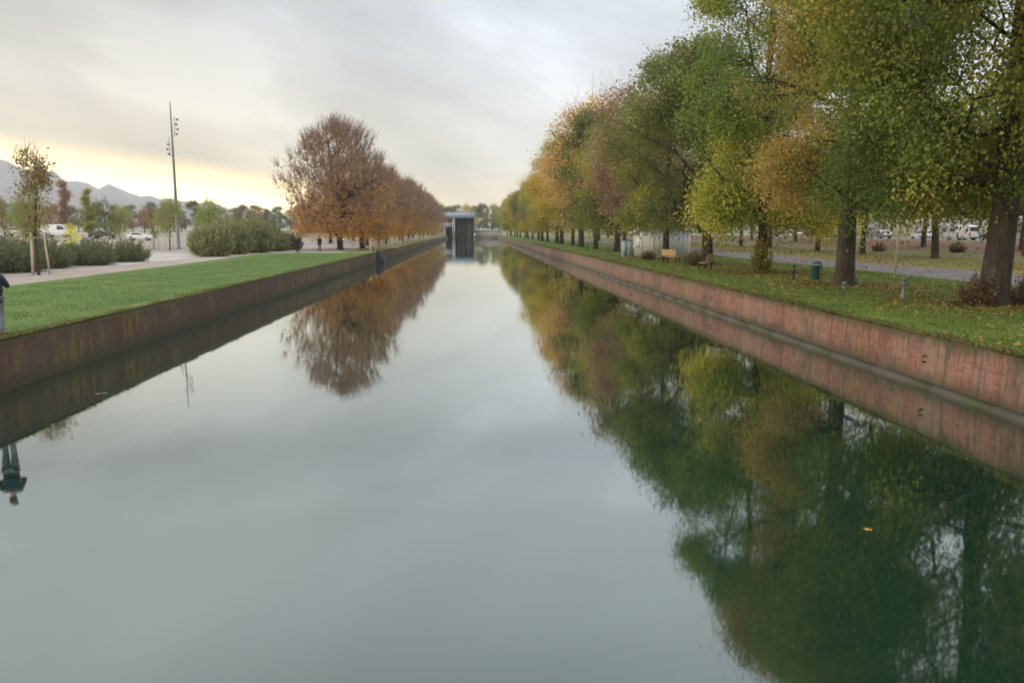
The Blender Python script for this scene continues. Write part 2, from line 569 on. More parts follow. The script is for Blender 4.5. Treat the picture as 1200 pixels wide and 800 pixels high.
def water_mat():
    m = bpy.data.materials.new('canal_water')
    m.use_nodes = True
    t = NT(m.node_tree)
    g = t.n('ShaderNodeNewGeometry')
    P = g.outputs['Position']
    n1 = t.noise(t.mapping(P, scale=(.9, .35, 1)), 1.3, 3, .5)
    n2 = t.noise(t.mapping(P, scale=(1.0, .5, 1)), 6.0, 2, .5)
    patch = t.smooth(t.noise(t.mapping(P, scale=(1, .4, 1), loc=(9, 4, 0)), .12, 2), .4, .7)
    h = t.math('ADD', n1, t.math('MULTIPLY', t.math('MULTIPLY', n2, patch), .35))
    b = t.n('ShaderNodeBump')
    b.inputs['Strength'].default_value = .055
    b.inputs['Distance'].default_value = .05
    t.l(h, b.inputs['Height'])
    lw = t.n('ShaderNodeLayerWeight')
    lw.inputs[0].default_value = .5
    t.l(b.outputs[0], lw.inputs['Normal'])
    f = t.ramp(lw.outputs['Facing'], [(0, .03), (.47, .145), (.65, .31), (.75, .50), (.86, .75), (1, .97)])
    d = t.n('ShaderNodeBsdfDiffuse')
    d.inputs[0].default_value = (.005, .021, .012, 1)
    gl = t.n('ShaderNodeBsdfGlossy')
    gl.inputs['Roughness'].default_value = .035
    gl.inputs['Color'].default_value = (.965, 1, .98, 1)
    t.l(b.outputs[0], gl.inputs['Normal'])
    mx = t.n('ShaderNodeMixShader')
    t.l(f, mx.inputs[0])
    t.l(d.outputs[0], mx.inputs[1])
    t.l(gl.outputs[0], mx.inputs[2])
    o = t.n('ShaderNodeOutputMaterial')
    t.l(mx.outputs[0], o.inputs[0])
    return m


# ------------------------------------------------------------ terrain
HW = 11.1            # half width of the canal
QZ = 1.25            # quay level above the water


def sst(x, a, b):
    u = min(1, max(0, (x - a) / (b - a)))
    return u * u * (3 - 2 * u)


def gz(x, y=0):
    return QZ + 1.05 * sst(x, 44, 63) + 1.6 * sst(-x, 42, 80)


def struct(name, mb, mat, **kw):
    o = mb.build(name, mat, **kw)
    o['kind'] = 'structure'
    return o


def grid(xs, ys, off=0, skip=None):
    mb = MB()
    v = [(x, y, gz(x, y) + off) for y in ys for x in xs]
    n = len(xs)
    f = [(j * n + i, j * n + i + 1, (j + 1) * n + i + 1, (j + 1) * n + i)
         for j in range(len(ys) - 1) for i in range(n - 1) if not (skip and skip(xs[i], xs[i + 1], ys[j], ys[j + 1]))]
    return mb.add(v, f)


def strip_sheet(name, mat, rows, off, ncol=1, top=None):
    """rows: (y, x0, x1)"""
    mb = MB()
    v = []
    for y, a, b in rows:
        for i in range(ncol + 1):
            x = a + (b - a) * i / ncol
            v.append((x, y, gz(x, y) + off))
    n = ncol + 1
    f = [(j * n + i, j * n + i + 1, (j + 1) * n + i + 1, (j + 1) * n + i) for j in range(len(rows) - 1) for i in range(ncol)]
    return struct(name, mb.add(v, f), mat)


xs = [-2650, -600, -200, -100] + list(np.arange(-80, -40, 4)) + [-40, -30, -20, -HW - .35, HW + .35, 20, 30, 44, 47, 50, 53, 56, 59, 63, 100, 250, 800, 2650]
ys = [-140, -40, 0, 30, 60, 100, 160, 240, 345, 600, 1200, 2650]
struct('ground', grid(xs, ys, 0, lambda a, b, c, d: a >= -HW - .4 and b <= HW + .4 and d <= 605), G_FAR)
struct('water', MB().add([(-HW - .2, -140, 0), (HW + .2, -140, 0), (HW + .2, 600, 0), (-HW - .2, 600, 0)], [(0, 1, 2, 3)]), water_mat())


def wob(y, s, a=.5):
    return a * (math.sin(y * .11 + s) + .5 * math.sin(y * .31 + 2 * s))


Y1 = list(range(-40, 96, 4))
strip_sheet('lawn', G_LAWN_L, [(y, -20.2 - .028 * max(0, y) + wob(y, 1, .12) + (0 if y < 84 else (y - 84) * .9), -HW - .02) for y in Y1[:-1]], .008, 3)
strip_sheet('lawn', G_MIX, [(y, -15.2 + wob(y, 4, .3), -HW - .02) for y in range(92, 345, 6)], .008, 2)
G_VERGE = ground_mat('grass_verge', [((.15, .17, .04), (.20, .19, .06), 1.2), ((.12, .08, .04), 3, .55, .72)])
strip_sheet('grass_verge', G_VERGE, [(y * 1.0, -HW - .42 + wob(y * 3, 2, .09), -HW + .0) for y in range(-40, 345, 2)], .013, 1)
strip_sheet('path', G_PATH_L, [(y, -26.4 + .01 * y, -20.6 - .028 * max(0, y) + .3 + (0 if y < 84 else -(y - 84) * .1)) for y in range(-40, 110, 5)], .004, 2)
strip_sheet('esplanade', G_GRAVEL, [(y, -150, -14.8) for y in range(-40, 330, 10)], .0015, 34)
strip_sheet('paved_apron', G_PALE, [(y, -44, -25.4) for y in range(58, 92, 6)], .006, 4)
strip_sheet('bank', G_LAWN_R, [(y, HW + .02, 25 + wob(y, 2, .35)) for y in range(-40, 345, 4)], .008, 4)
strip_sheet('path', G_PATH_R, [(y, 24.6 + wob(y, 2.6, .25), 31 + wob(y, 3, .25)) for y in range(-40, 345, 4)], .012, 2)
strip_sheet('park_ground', G_MIX, [(y, 30.6, 45 + wob(y, 1.4, 1.2)) for y in range(-40, 345, 4)], .006, 3)
strip_sheet('leaf_litter_ground', G_LITTER, [(y, 44, 64.2) for y in range(-40, 345, 5)], .003, 12)
strip_sheet('road', G_ROAD, [(y, 65.2, 73) for y in range(-40, 345, 15)], .006, 2)
strip_sheet('pavement', G_PALE, [(y, 73, 78) for y in range(-40, 345, 15)], .12, 1)
mbk = MB()
for xk in (64.9, 72.85):
    mbk.box(xk, xk + .3, -40, 340, gz(70) - .05, gz(70) + .13)
struct('kerb', mbk, M['concrete'])
mbp = MB()
for k in range(40):
    mbp.box(69.0, 69.13, k * 8, k * 8 + 3, gz(70) + .0085, gz(70) + .0105)
struct('road_marking', mbp, M['white_paint'])

# distant ridge
HR = random.Random(5)
mb = MB()
prof = []
DR = 2480
for i in range(161):
    a = -62 + i * .6
    # skyline elevation in degrees by azimuth
    pts = [(-62, 4.2), (-45, 5.0), (-34, 4.6), (-30.6, 4.25), (-30, 4.3), (-28.6, 3.7), (-26.9, 3.5), (-25.8, 2.8), (-24.5, 2.95), (-23.3, 2.55),
           (-22, 2.35), (-19.5, 1.85), (-17.5, 1.7), (-15, 1.35), (-12, .7), (-8, .45), (-3, .4), (0, .3), (36, .5)]
    for (a0, e0), (a1, e1) in zip(pts, pts[1:]):
        if a0 <= a <= a1:
            e = e0 + (e1 - e0) * (a - a0) / (a1 - a0)
    e += HR.uniform(-.16, .16) + .12 * math.sin(i * 1.9)
    prof.append((a, max(.15, e)))
v, rowsn = [], 8
for a, e in prof:
    for k in range(rowsn):
        u = k / (rowsn - 1)
        d = DR - 500 + 640 * u
        hk = math.tan(R_(e)) * DR * (math.sin(min(1, u / .78) * math.pi / 2) ** 1.5 if u < .79 else 1 - (u - .78) / .3)
        hk *= 1 + (HR.uniform(-.06, .06) if 0 < k < 5 else 0)
        v.append((d * math.sin(R_(a)), d * math.cos(R_(a)), 2 + hk))
f = [(i * rowsn + k, (i + 1) * rowsn + k, (i + 1) * rowsn + k + 1, i * rowsn + k + 1) for i in range(len(prof) - 1) for k in range(rowsn - 1)]
mb.add(v, f)
struct('hills', mb, simple('hill_rock', (.20, .175, .18), .95, var=.25, scale=.006), smooth=True)

# air
hz = MB().box(-2720, 2720, -160, 2720, -2.2, 420).build('haze', M['concrete'])
hm = bpy.data.materials.new('evening_haze')
hm.use_nodes = True
t = NT(hm.node_tree)
pv = t.n('ShaderNodeVolumePrincipled')
pv.inputs['Color'].default_value = (.95, .95, .97, 1)
pv.inputs['Density'].default_value = .00016
pv.inputs['Anisotropy'].default_value = .3
ho = t.n('ShaderNodeOutputMaterial')
t.l(pv.outputs[0], ho.inputs['Volume'])
hz.data.materials[0] = hm
hz['kind'] = 'stuff'

# ------------------------------------------------------------ quay walls
def quay(side, mat, label):
    e = empty('quay_wall', (side * HW, 0, 0))
    tag(e, label, 'wall', 'brick quay walls of the canal')
    r = random.Random(3 + side)
    ysw = list(np.arange(-60, 120, 1.5)) + list(np.arange(120, 600, 12)) + [600]
    # slightly uneven, battered face
    mbw = MB()
    zs = [-.7, -.1, .3, .7, 1.05, 1.225]
    v = []
    for y in ysw:
        for z in zs:
            v.append((side * (.0 + .03 * (z - 1.2) * -1 * -1) + r.uniform(-.012, .012), y, z + (r.uniform(-.02, .02) if z > 1.2 else 0)))
        v.append((side * .45, y, 1.243))
        v.append((side * .45, y, -.7))
    n = len(zs) + 2
    f = []
    for j in range(len(ysw) - 1):
        for i in range(n - 1):
            f.append((j * n + i, (j + 1) * n + i, (j + 1) * n + i + 1, j * n + i + 1))
    mbw.add(v, f).build('brick_face', mat, e)
    return e


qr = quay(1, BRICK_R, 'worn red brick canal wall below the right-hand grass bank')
ql = quay(-1, BRICK_L, 'shade-darkened mossy brick canal wall edging the left-hand lawn')
mb = MB()
r = random.Random(8)
y = -60.0
while y < 420:
    L = r.uniform(2.2, 3.2)
    j = r.uniform(-.015, .015)
    mb.prism([(-.20 + j, -.7), (-.20 + j, .03), (-.16 + j, .07), (-.04, .13), (-.04, -.7)], y, y + L - .012)
    y += L
mb.build('stone_footing', LEDGE, qr)
mb = MB()
for k in range(14):
    yy = 19 + k * 17 + r.uniform(-3, 3)
    mb.tube([(-.03, yy, .75), (-.10, yy, .75), (-.13, yy, .68), (-.10, yy, .60), (-.03, yy, .60)], .022, 6)
mb.build('mooring_ring', M['dark_metal'], qr)


# ------------------------------------------------------------ grass (uncountable)
def blades(name, n, xa, xb, ya, yb, hmin, hmax, mat, seed, off=.008, lean=None, power=1.7):
    rg = np.random.default_rng(seed)
    u = rg.random(n) ** power
    y = ya + (yb - ya) * u
    x = xa + (xb - xa) * rg.random(n)
    z = np.array([gz(q) for q in x]) + off - .01
    h = rg.uniform(hmin, hmax, n) * (.6 + .8 * (np.sin(x * 1.7 + y * .9) * np.sin(y * 1.3 - x * .4) * .5 + .5))
    a = rg.uniform(0, 6.283, n)
    wd = h * .10 + .006
    ln = rg.normal(0, .35, (n, 2)) * h[:, None]
    if lean is not None:
        ln[:, 0] += lean * h
    b = np.stack([x, y, z], 1)
    s = np.stack([np.cos(a), np.sin(a), 0 * a], 1) * wd[:, None]
    top = b + np.stack([ln[:, 0], ln[:, 1], h * (1 if lean is None else .55)], 1)
    V = np.stack([b - s, b + s, top], 1).reshape(-1, 3)
    F = np.arange(3 * n).reshape(n, 3)
    tone = np.repeat(np.clip(rg.normal(.5, .22, n), 0, 1), 3)
    mb = MB()
    mb.add(V, F, tone)
    o = mb.build(name, mat, tone=True)
    return o


GB_L = leaf_mat('grass_blade_short', [(0, (.06, .11, .025)), (.6, (.095, .150, .032)), (1, (.22, .26, .07))], .25, 1.0)
GB_R = leaf_mat('grass_blade_long', [(0, (.055, .095, .018)), (.55, (.115, .18, .028)), (1, (.26, .25, .06))], .25, 1.0)
GB_F = leaf_mat('grass_blade_dry', [(0, (.05, .06, .02)), (.5, (.15, .16, .04)), (1, (.34, .28, .12))], .25, 1.0)
tag(blades('grass', 60000, -20, -HW - .03, 15, 80, .025, .06, GB_L, 1), kind='stuff')
tag(blades('grass', 110000, HW + .03, 24.3, 11, 80, .03, .11, GB_R, 2), kind='stuff')
tag(blades('grass', 26000, HW - .02, HW + .35, 11, 140, .08, .26, GB_F, 3, lean=-.35), kind='stuff')
tag(blades('grass', 26000, -HW - .35, -HW + .03, 14, 110, .04, .13, GB_F, 4, lean=.3), kind='stuff')


def fallen(n, xa, xb, ya, yb, seed, mat, size=.07):
    rg = np.random.default_rng(seed)
    y = ya + (yb - ya) * rg.random(n) ** 1.6
    x = xa + (xb - xa) * rg.random(n)
    # denser in drifts
    keep = (np.sin(x * .8 + 1) * np.sin(y * .35) + .5 * np.sin(x * .3 - y * .21)) > rg.uniform(-1.6, .9, n)
    x, y = x[keep], y[keep]
    n = len(x)
    z = np.array([gz(q) for q in x]) + .03 + rg.uniform(0, .03, n)
    a = rg.uniform(0, 6.283, n)
    s = size * rg.uniform(.6, 1.2, n)
    u = np.stack([np.cos(a), np.sin(a), rg.uniform(-.4, .4, n)], 1) * s[:, None]
    v_ = np.stack([-np.sin(a), np.cos(a), rg.uniform(-.4, .4, n)], 1) * s[:, None] * .6
    c = np.stack([x, y, z], 1)
    V = np.stack([c - u, c - v_, c + u, c + v_], 1).reshape(-1, 3)
    mb = MB()
    mb.add(V, np.arange(4 * n).reshape(n, 4), np.repeat(rg.random(n), 4))
    return mb.build('fallen_leaves', mat, tone=True)


FALL = leaf_mat('fallen_leaf', [(0, (.16, .08, .03)), (.5, (.32, .17, .05)), (1, (.48, .33, .07))], .1, 1.0)
tag(fallen(16000, HW + .2, 31, 11, 90, 4, FALL), kind='stuff')
_r = np.random.default_rng(9)
_m = MB()
for cx_, cy_, n_ in ((17.9, 25.7, 2600), (17.2, 35, 2200), (17.2, 45.5, 2200), (17.5, 57, 1500), (16.8, 67, 1200), (17.2, 79, 900)):
    c_ = np.stack([_r.normal(cx_, 1.9, n_), _r.normal(cy_, 2.3, n_), QZ + .03 + _r.uniform(0, .05, n_)], 1)
    c_ = c_[c_[:, 0] > HW + .1]
    n_ = len(c_)
    a_ = _r.uniform(0, 6.28, n_)
    z_ = .06 * _r.uniform(.6, 1.3, n_)[:, None]
    u_ = np.stack([np.cos(a_), np.sin(a_), _r.uniform(-.5, .5, n_)], 1) * z_
    v_ = np.stack([-np.sin(a_), np.cos(a_), _r.uniform(-.5, .5, n_)], 1) * z_ * .6
    _m.add(np.stack([c_ - u_, c_ - v_, c_ + u_, c_ + v_], 1).reshape(-1, 3), np.arange(4 * n_).reshape(n_, 4), np.repeat(_r.random(n_) * .7, 4))
tag(_m.build('fallen_leaves', FALL, tone=True), kind='stuff')
tag(fallen(16000, 31, 63, 30, 130, 5, FALL, .11), kind='stuff')


# ------------------------------------------------------------ trees
def bez(a, b, c, n):
    u = np.linspace(0, 1, n)[:, None]
    return (1 - u) ** 2 * a + 2 * u * (1 - u) * b + u * u * c


def gen_tree(seed, h, R, base, tr, nclump, nleaf, leaf, spread=.55, sparse_top=0.0, twigs=0, nlimb=11, holes=4,
             fork=None, droop=.55, tb=None, lean=(0, 0), fastig=False, tone_shift=0.0, low_yellow=0.0, twig_r=.016, nlobe=13, limb_k=1.0):
    rg = np.random.default_rng(seed)
    mb = MB()
    lead_top = h * (.86 if not fork else .45)
    nseg = 9
    zl = np.linspace(0, lead_top, nseg)
    px = np.cumsum(rg.normal(0, .012 * h, nseg)) * (zl / lead_top) + lean[0] * zl
    py = np.cumsum(rg.normal(0, .012 * h, nseg)) * (zl / lead_top) + lean[1] * zl
    L = np.stack([px, py, zl], 1)
    L[0, :2] = 0
    lr = tr * (1 - .78 * zl / lead_top) if not fork else tr * (1 - .45 * zl / lead_top)
    # flare and dense lower rings
    Lf = np.vstack([[L[0] + [0, 0, -.25]], [L[0] + [0, 0, .12]], [L[0] * .8 + L[1] * .2 + [0, 0, .0]], L[1:]])
    rf = np.concatenate([[tr * 1.55, tr * 1.22, tr * 1.02], lr[1:]])
    mb.tube(Lf, rf, 12)
    kk = len(Lf) * 12
    vv = mb.v[0]
    vv += rg.normal(0, tr * .045, vv.shape) * np.array([1, 1, 0])

    def env(t, a):
        if fastig:
            r0 = R * (1 - t) ** .7 * (.55 + .45 * min(1, t / .2))
        else:
            r0 = R * (math.sqrt(max(0, 1 - ((t - .38) / .62) ** 2)) if t > .38 else .66 + .34 * t / .38)
        return r0 * (1 + .15 * math.sin(2 * a + seed) + .11 * math.sin(3 * a + 7 * t + seed * 2) + .08 * math.sin(5 * a - 9 * t))

    nodes = [L[i] for i in range(2, nseg) if zl[i] > base * .8]
    nrad = [lr[i] for i in range(2, nseg) if zl[i] > base * .8]
    for i in range(nlimb):
        u = (i + .5) / nlimb
        z0 = (base * .75 + (lead_top * .92 - base * .75) * u ** 1.15) if not fork else rg.uniform(fork * .75, lead_top)
        k = min(nseg - 2, int(z0 / lead_top * (nseg - 1)))
        fr = z0 / lead_top * (nseg - 1) - k
        p0 = L[k] * (1 - fr) + L[k + 1] * fr
        a = i * 2.4 + rg.normal(0, .35) + seed
        zt = z0 + (h - z0) * rg.uniform(.25, .75) * (1 if not fastig else .8)
        if u < .35 and not fastig:
            zt = z0 + (h - z0) * rg.uniform(.08, .35)
        t = (zt - base) / (h - base)
        re = env(min(.97, max(0, t)), a) * rg.uniform(.68, .9)
        p2 = np.array([p0[0] + re * math.cos(a), p0[1] + re * math.sin(a), zt])
        p1 = np.array([p0[0] + re * .62 * math.cos(a), p0[1] + re * .62 * math.sin(a), z0 + (zt - z0) * rg.uniform(.2, .45)])
        P = bez(p0, p1, p2, 7)
        P[1:-1] += rg.normal(0, .018 * h, (5, 3))
        r0 = (tr * (1 - .7 * z0 / h)) * rg.uniform(.42, .62) * limb_k
        rr = r0 * (1 - .85 * np.linspace(0, 1, 7))
        mb.tube(P, rr, 6)
        nodes += list(P[2:])
        nrad += list(rr[2:])
        for s in range(2):
            k2 = rg.integers(2, 5)
            a2 = a + rg.choice([-1, 1]) * rg.uniform(.4, .9)
            q2 = P[k2] + np.array([math.cos(a2), math.sin(a2), rg.uniform(.1, .9)]) * re * rg.uniform(.35, .6)
            q1 = (P[k2] + q2) / 2 + rg.normal(0, .03 * h, 3)
            Q = bez(P[k2], q1, q2, 5)
            rq = rr[k2] * .65 * (1 - .8 * np.linspace(0, 1, 5))
            mb.tube(Q, rq, 5)
            nodes += list(Q[1:])
            nrad += list(rq[1:])
    nodes = np.array(nodes)
    nrad = np.array(nrad)
    # clump centres, most of them gathered in lobes so that the outline is uneven
    lobes = []
    for i in range(nlobe):
        t = rg.uniform(.02, .93)
        a = i * 2.4 + rg.normal(0, .5)
        q = env(t, a) * rg.uniform(.55, .95)
        lobes.append((q * math.cos(a), q * math.sin(a), base + t * (h - base), R * rg.uniform(.22, .38), rg.normal(0, .12)))
    lt = []
    C = []
    hs = []
    for i in range(holes):
        a = rg.uniform(0, 6.283)
        t = rg.uniform(.25, .9)
        q = env(t, a) * rg.uniform(.5, .95)
        hs.append((np.array([q * math.cos(a), q * math.sin(a), base + t * (h - base)]), rg.uniform(.14, .24) * R))
    while len(C) < nclump:
        if nlobe and rg.random() < .62:
            lb = lobes[rg.integers(nlobe)]
            dd = rg.normal(0, 1, 3)
            dd *= rg.random() ** .35 / np.linalg.norm(dd)
            c = np.array(lb[:3]) + dd * lb[3] * np.array([1, 1, .75])
            if not base * .92 < c[2] < h:
                continue
            t = (c[2] - base) / (h - base)
            a = math.atan2(c[1], c[0])
            q = math.hypot(c[0], c[1])
            tl = lb[4]
        else:
            t = rg.random() ** .9
            a = rg.uniform(0, 6.283)
            q = env(t, a) * rg.random() ** .42 * (.86 if nlobe else 1)
            c = np.array([q * math.cos(a), q * math.sin(a), base + t * (h - base) * (.95 if nlobe else .985)])
            tl = 0
        c[:2] += np.array(lean) * c[2]
        if q > env(t, a) * .7 and t < .35:
            c[2] -= rg.random() * droop * 1.2
        if any(np.linalg.norm(c - hc) < hr for hc, hr in hs):
            continue
        C.append(c)
        lt.append(tl)
    C = np.array(C)
    lv = MB()
    tw = MB()
    for ci, c in enumerate(C):
        d = np.linalg.norm(nodes - c, axis=1) + 1.2 * np.maximum(0, nodes[:, 2] - c[2])
        k = int(np.argmin(d))
        p0 = nodes[k]
        mid = (p0 + c) / 2 + np.array([0, 0, .15 * np.linalg.norm(c - p0)])
        Q = bez(p0, mid, c, 4)
        r0 = min(nrad[k] * .8, .012 + .018 * np.linalg.norm(c - p0))
        mb.tube(Q, np.array([r0, r0 * .75, r0 * .5, .006]), 3, cap=False)
        tt = (c[2] - base) / (h - base)
        for s in range(twigs):
            dr = rg.normal(0, .28, 3) + np.array([c[0], c[1], 0]) * .06 + np.array([0, 0, 1.0])
            dr /= np.linalg.norm(dr)
            ln = rg.uniform(.6, 1.5) * spread * (1.6 + 1.3 * tt)
            e_ = c + dr * ln
            tw.tube([c, (c + e_) / 2 + rg.normal(0, .06, 3), e_], [twig_r, twig_r * .7, twig_r * .4], 3, cap=False)
        m = int(nleaf * rg.uniform(.6, 1.35) * (1 - sparse_top * max(0, min(1, (tt - .15) / .6))))
        if m < 1:
            continue
        s3 = spread * rg.uniform(.75, 1.3)
        off = rg.normal(0, 1, (m, 3)) * np.array([s3, s3, s3 * .7])
        off[:, 2] -= np.abs(rg.normal(0, droop * .45, m)) * (np.linalg.norm(off[:, :2], axis=1) / (s3 + .01))
        cc = c + off
        sz = leaf * rg.uniform(.6, 1.25, m)
        dn = rg.normal(0, .75, (m, 3)) + np.array([0, 0, -.7])
        dn /= np.linalg.norm(dn, axis=1)[:, None]
        sd = np.cross(dn, rg.normal(0, 1, (m, 3)))
        sd /= np.linalg.norm(sd, axis=1)[:, None] + 1e-6
        U = dn * sz[:, None]
        S = sd * (sz * .34)[:, None]
        V = np.stack([cc, cc + U * .45 + S, cc + U, cc + U * .45 - S], 1).reshape(-1, 3)
        ct = lt[ci] + .44 + tone_shift + .15 * math.sin(c[0] * .7 + seed) * math.cos(c[2] * .6 + c[1] * .5 + seed) + rg.normal(0, .13)
        if low_yellow:
            ct += low_yellow * (max(0, .42 - tt)) * 1.7 - .08
        tn = np.clip(rg.normal(ct, .07, m), 0, 1)
        lv.add(V, np.arange(4 * m).reshape(m, 4), np.repeat(tn, 4))
    return mb, lv, tw


def make_tree(name, palette, loc, rz=0, sc=1, **kw):
    a, b, tw = gen_tree(**kw)
    e = empty(name, loc, rz, sc)
    a.build('trunk', BARK, e, smooth=True)
    nleaf_faces = sum(len(q) for q in b.f)
    if tw.nv:
        off = b.nv
        b.v += tw.v
        b.f += [q + off for q in tw.f if isinstance(q, np.ndarray)]
        b.attr += tw.attr
        b.nv += tw.nv
    o = b.build('crown', LEAF[palette], e, tone=True)
    if tw.nv:
        me = o.data
        me.materials.append(TWIG)
        mi = np.zeros(len(me.polygons), np.int32)
        mi[nleaf_faces:] = 1
        me.polygons.foreach_set('material_index', mi)
    o.material_slots[0].link = 'OBJECT'
    o.material_slots[0].material = LEAF[palette]
    return e


def clone_tree(src, palette, loc, rz, sc):
    e = src.copy()
    COL.objects.link(e)
    e.location = loc
    e.rotation_euler = (0, 0, rz)
    e.scale = (sc, sc, sc) if isinstance(sc, (int, float)) else sc
    for ch in src.children:
        c = ch.copy()
        COL.objects.link(c)
        c.parent = e
        if c.name.startswith('crown') and palette:
            c.material_slots[0].link = 'OBJECT'
            c.material_slots[0].material = LEAF[palette]
    return e


GRP_R = 'trees in the front row along the right-hand bank'
t1 = make_tree('plane_tree', 'olive_yellow', (17.9, 25.7, QZ), .4, seed=11, h=18.5, R=7.4, base=3.8, tr=.48, nclump=1150, nleaf=190, leaf=.145, nlimb=14, holes=6, spread=.5, limb_k=.5, nlobe=18, tone_shift=-.06)
tag(t1, 'thickest tree in the right-hand row, olive and yellow leaves over brown shoots at its foot', 'tree', GRP_R)
t2 = make_tree('plane_tree', 'orange_brown', (17.2, 35.0, QZ), 1.9, seed=23, h=19, R=5.3, base=4.3, tr=.42, nclump=800, nleaf=150, leaf=.135, limb_k=.7, nlimb=12, holes=7, spread=.46)
tag(t2, 'orange-brown leaved tree with a stout leaning trunk right of the green litter bin', 'tree', GRP_R)
t3 = make_tree('lime_tree', 'green_yellow', (17.2, 45.5, QZ), .2, seed=39, h=20.5, R=5.4, base=3.1, tr=.30, nclump=980, nleaf=130, leaf=.155, limb_k=.8, nlimb=12, holes=5, spread=.46, low_yellow=.6)
tag(t3, 'green tree turning bright yellow low down, its trunk wrapped in hanging yellow foliage', 'tree', GRP_R)
t4 = make_tree('lime_tree', 'dark_green', (17.5, 57, QZ), 0, seed=41, h=16.6, R=7.0, base=2.6, lean=(-.07, 0), tr=.42, nclump=520, nleaf=90, leaf=.19, nlimb=12, holes=4, spread=.50)
tag(t4, 'dark green tree with a black trunk behind the bench and the clipped bush', 'tree', GRP_R)
t5 = make_tree('lime_tree', 'olive_green', (16.8, 67.1, QZ), 2.2, seed=53, h=18.4, R=5.6, base=3.4, tr=.30, nclump=360, nleaf=80, leaf=.22, nlimb=11, holes=4, spread=.62)
tag(t5, 'olive green tree whose slim trunk stands in front of the grey kiosk', 'tree', GRP_R)
t6 = make_tree('plane_tree', 'dusky_brown', (17.2, 79, QZ), 1.1, seed=67, h=16.2, R=5.6, base=2.8, tr=.36, nclump=300, nleaf=52, leaf=.28, nlimb=11, holes=4, spread=.65, sparse_top=.3, twigs=2)
tag(t6, 'dusky brown tree next to the blue-grey cabinet left of the kiosk', 'tree', GRP_R)

ordw = ['seventh', 'eighth', 'ninth', 'tenth', 'eleventh', 'twelfth', 'thirteenth', 'fourteenth', 'fifteenth', 'sixteenth', 'seventeenth', 'eighteenth', 'nineteenth', 'twentieth', 'twenty-first', 'twenty-second', 'twenty-third', 'twenty-fourth']
adj = {'dark_green': 'dark green', 'gold': 'golden yellow', 'olive_green': 'olive green', 'dusky_brown': 'dusky brown', 'pale_gold': 'pale orange-gold', 'green_yellow': 'green and yellow', 'orange_brown': 'orange-brown', 'rust': 'rust-coloured', 'olive_yellow': 'olive and yellow'}
front = [(91, 'olive_green', t4, .92), (103, 'dark_green', t5, 1.02), (116, 'pale_gold', t6, 1.3), (129, 'gold', t5, 1.05), (142, 'gold', t4, .98),
         (153, 'olive_green', t6, 1.0), (167, 'gold', t5, 1.0), (181, 'olive_green', t4, .9), (196, 'dusky_brown', t6, .92), (211, 'gold', t5, .9), (228, 'dark_green', t4, .9),
         (246, 'olive_green', t5, .9), (265, 'gold', t6, .92), (284, 'olive_green', t4, .92), (304, 'gold', t5, .9), (326, 'olive_green', t6, .92), (350, 'gold', t4, .9), (376, 'olive_green', t5, .9)]
rr = random.Random(77)
for i, (y, pal, src, s) in enumerate(front):
    e = clone_tree(src, pal, (16.6 + rr.uniform(-.5, .5), y, QZ), rr.uniform(0, 6.28), s)
    e.name = 'lime_tree' if src is not t6 else 'plane_tree'
    tag(e, f'{adj[pal]} tree, {ordw[i]} from the camera in the row along the right-hand bank', 'tree', GRP_R)

# second and third rows across the right-hand path
GRP_2 = 'park trees behind the right-hand path'
forked = make_tree('plane_tree', 'olive_yellow', (41.5, 67.9, QZ), 0, seed=83, h=15, R=6.2, base=4.0, tr=.34, nclump=300, nleaf=60, leaf=.26, nlimb=8, holes=3, fork=4.2, spread=.65)
bk = make_tree('plane_tree', 'olive_yellow', (40.8, 54, QZ), 0, seed=89, h=15.5, R=5.8, base=4.6, tr=.30, nclump=300, nleaf=60, leaf=.26, nlimb=10, holes=3, spread=.65)
tag(bk, 'park tree with a high crown, behind and right of the thickest trunk', 'tree', GRP_2)
tag(forked, 'park tree with a trunk forking low, beside the slim pale pole', 'tree', GRP_2)
back = [(41.1, 80.2, 'orange_brown', t5, .95), (42, 93, 'olive_yellow', t4, .95), (41.5, 107, 'olive_green', t5, .95), (42.3, 121, 'dark_green', t4, .95), (41.6, 136, 'olive_yellow', t6, .95),
        (42, 152, 'dark_green', t5, .95), (42, 170, 'gold', t4, .95), (42, 190, 'olive_green', t5, .95), (42, 214, 'dusky_brown', t6, .95), (42, 240, 'olive_green', t4, .95),
        (54, 74, 'olive_yellow', t5, .95), (53.5, 90, 'olive_green', t4, .95), (54, 108, 'orange_brown', t6, .95), (54, 128, 'dark_green', t5, .95),
        (54.5, 150, 'olive_green', t4, .95), (54, 176, 'gold', t5, .95), (54, 205, 'olive_green', t6, .95), (29, 96, 'olive_green', t6, .9), (30, 122, 'dark_green', t5, .9), (29.5, 150, 'gold', t4, .9), (30, 184, 'olive_green', t6, .9)]
ord2 = ['first', 'second', 'third', 'fourth', 'fifth', 'sixth'] + ordw
cnt = {}
for ib, (x, y, pal, src, s) in enumerate(back):
    src = (bk, forked, bk, bk)[ib % 4] if x > 35 else src
    e = clone_tree(src, pal, (x, y, gz(x) - .02), rr.uniform(0, 6.28), s)
    e.name = 'park_tree'
    row = 'the middle park row' if 40 <= x < 50 else ('the farther park row by the road' if x >= 50 else 'the path edge row behind the kiosk')
    cnt[row] = cnt.get(row, 0) + 1
    tag(e, f'{adj[pal]} tree, {ord2[cnt[row] - 1]} of those placed in {row}', 'tree', GRP_2)

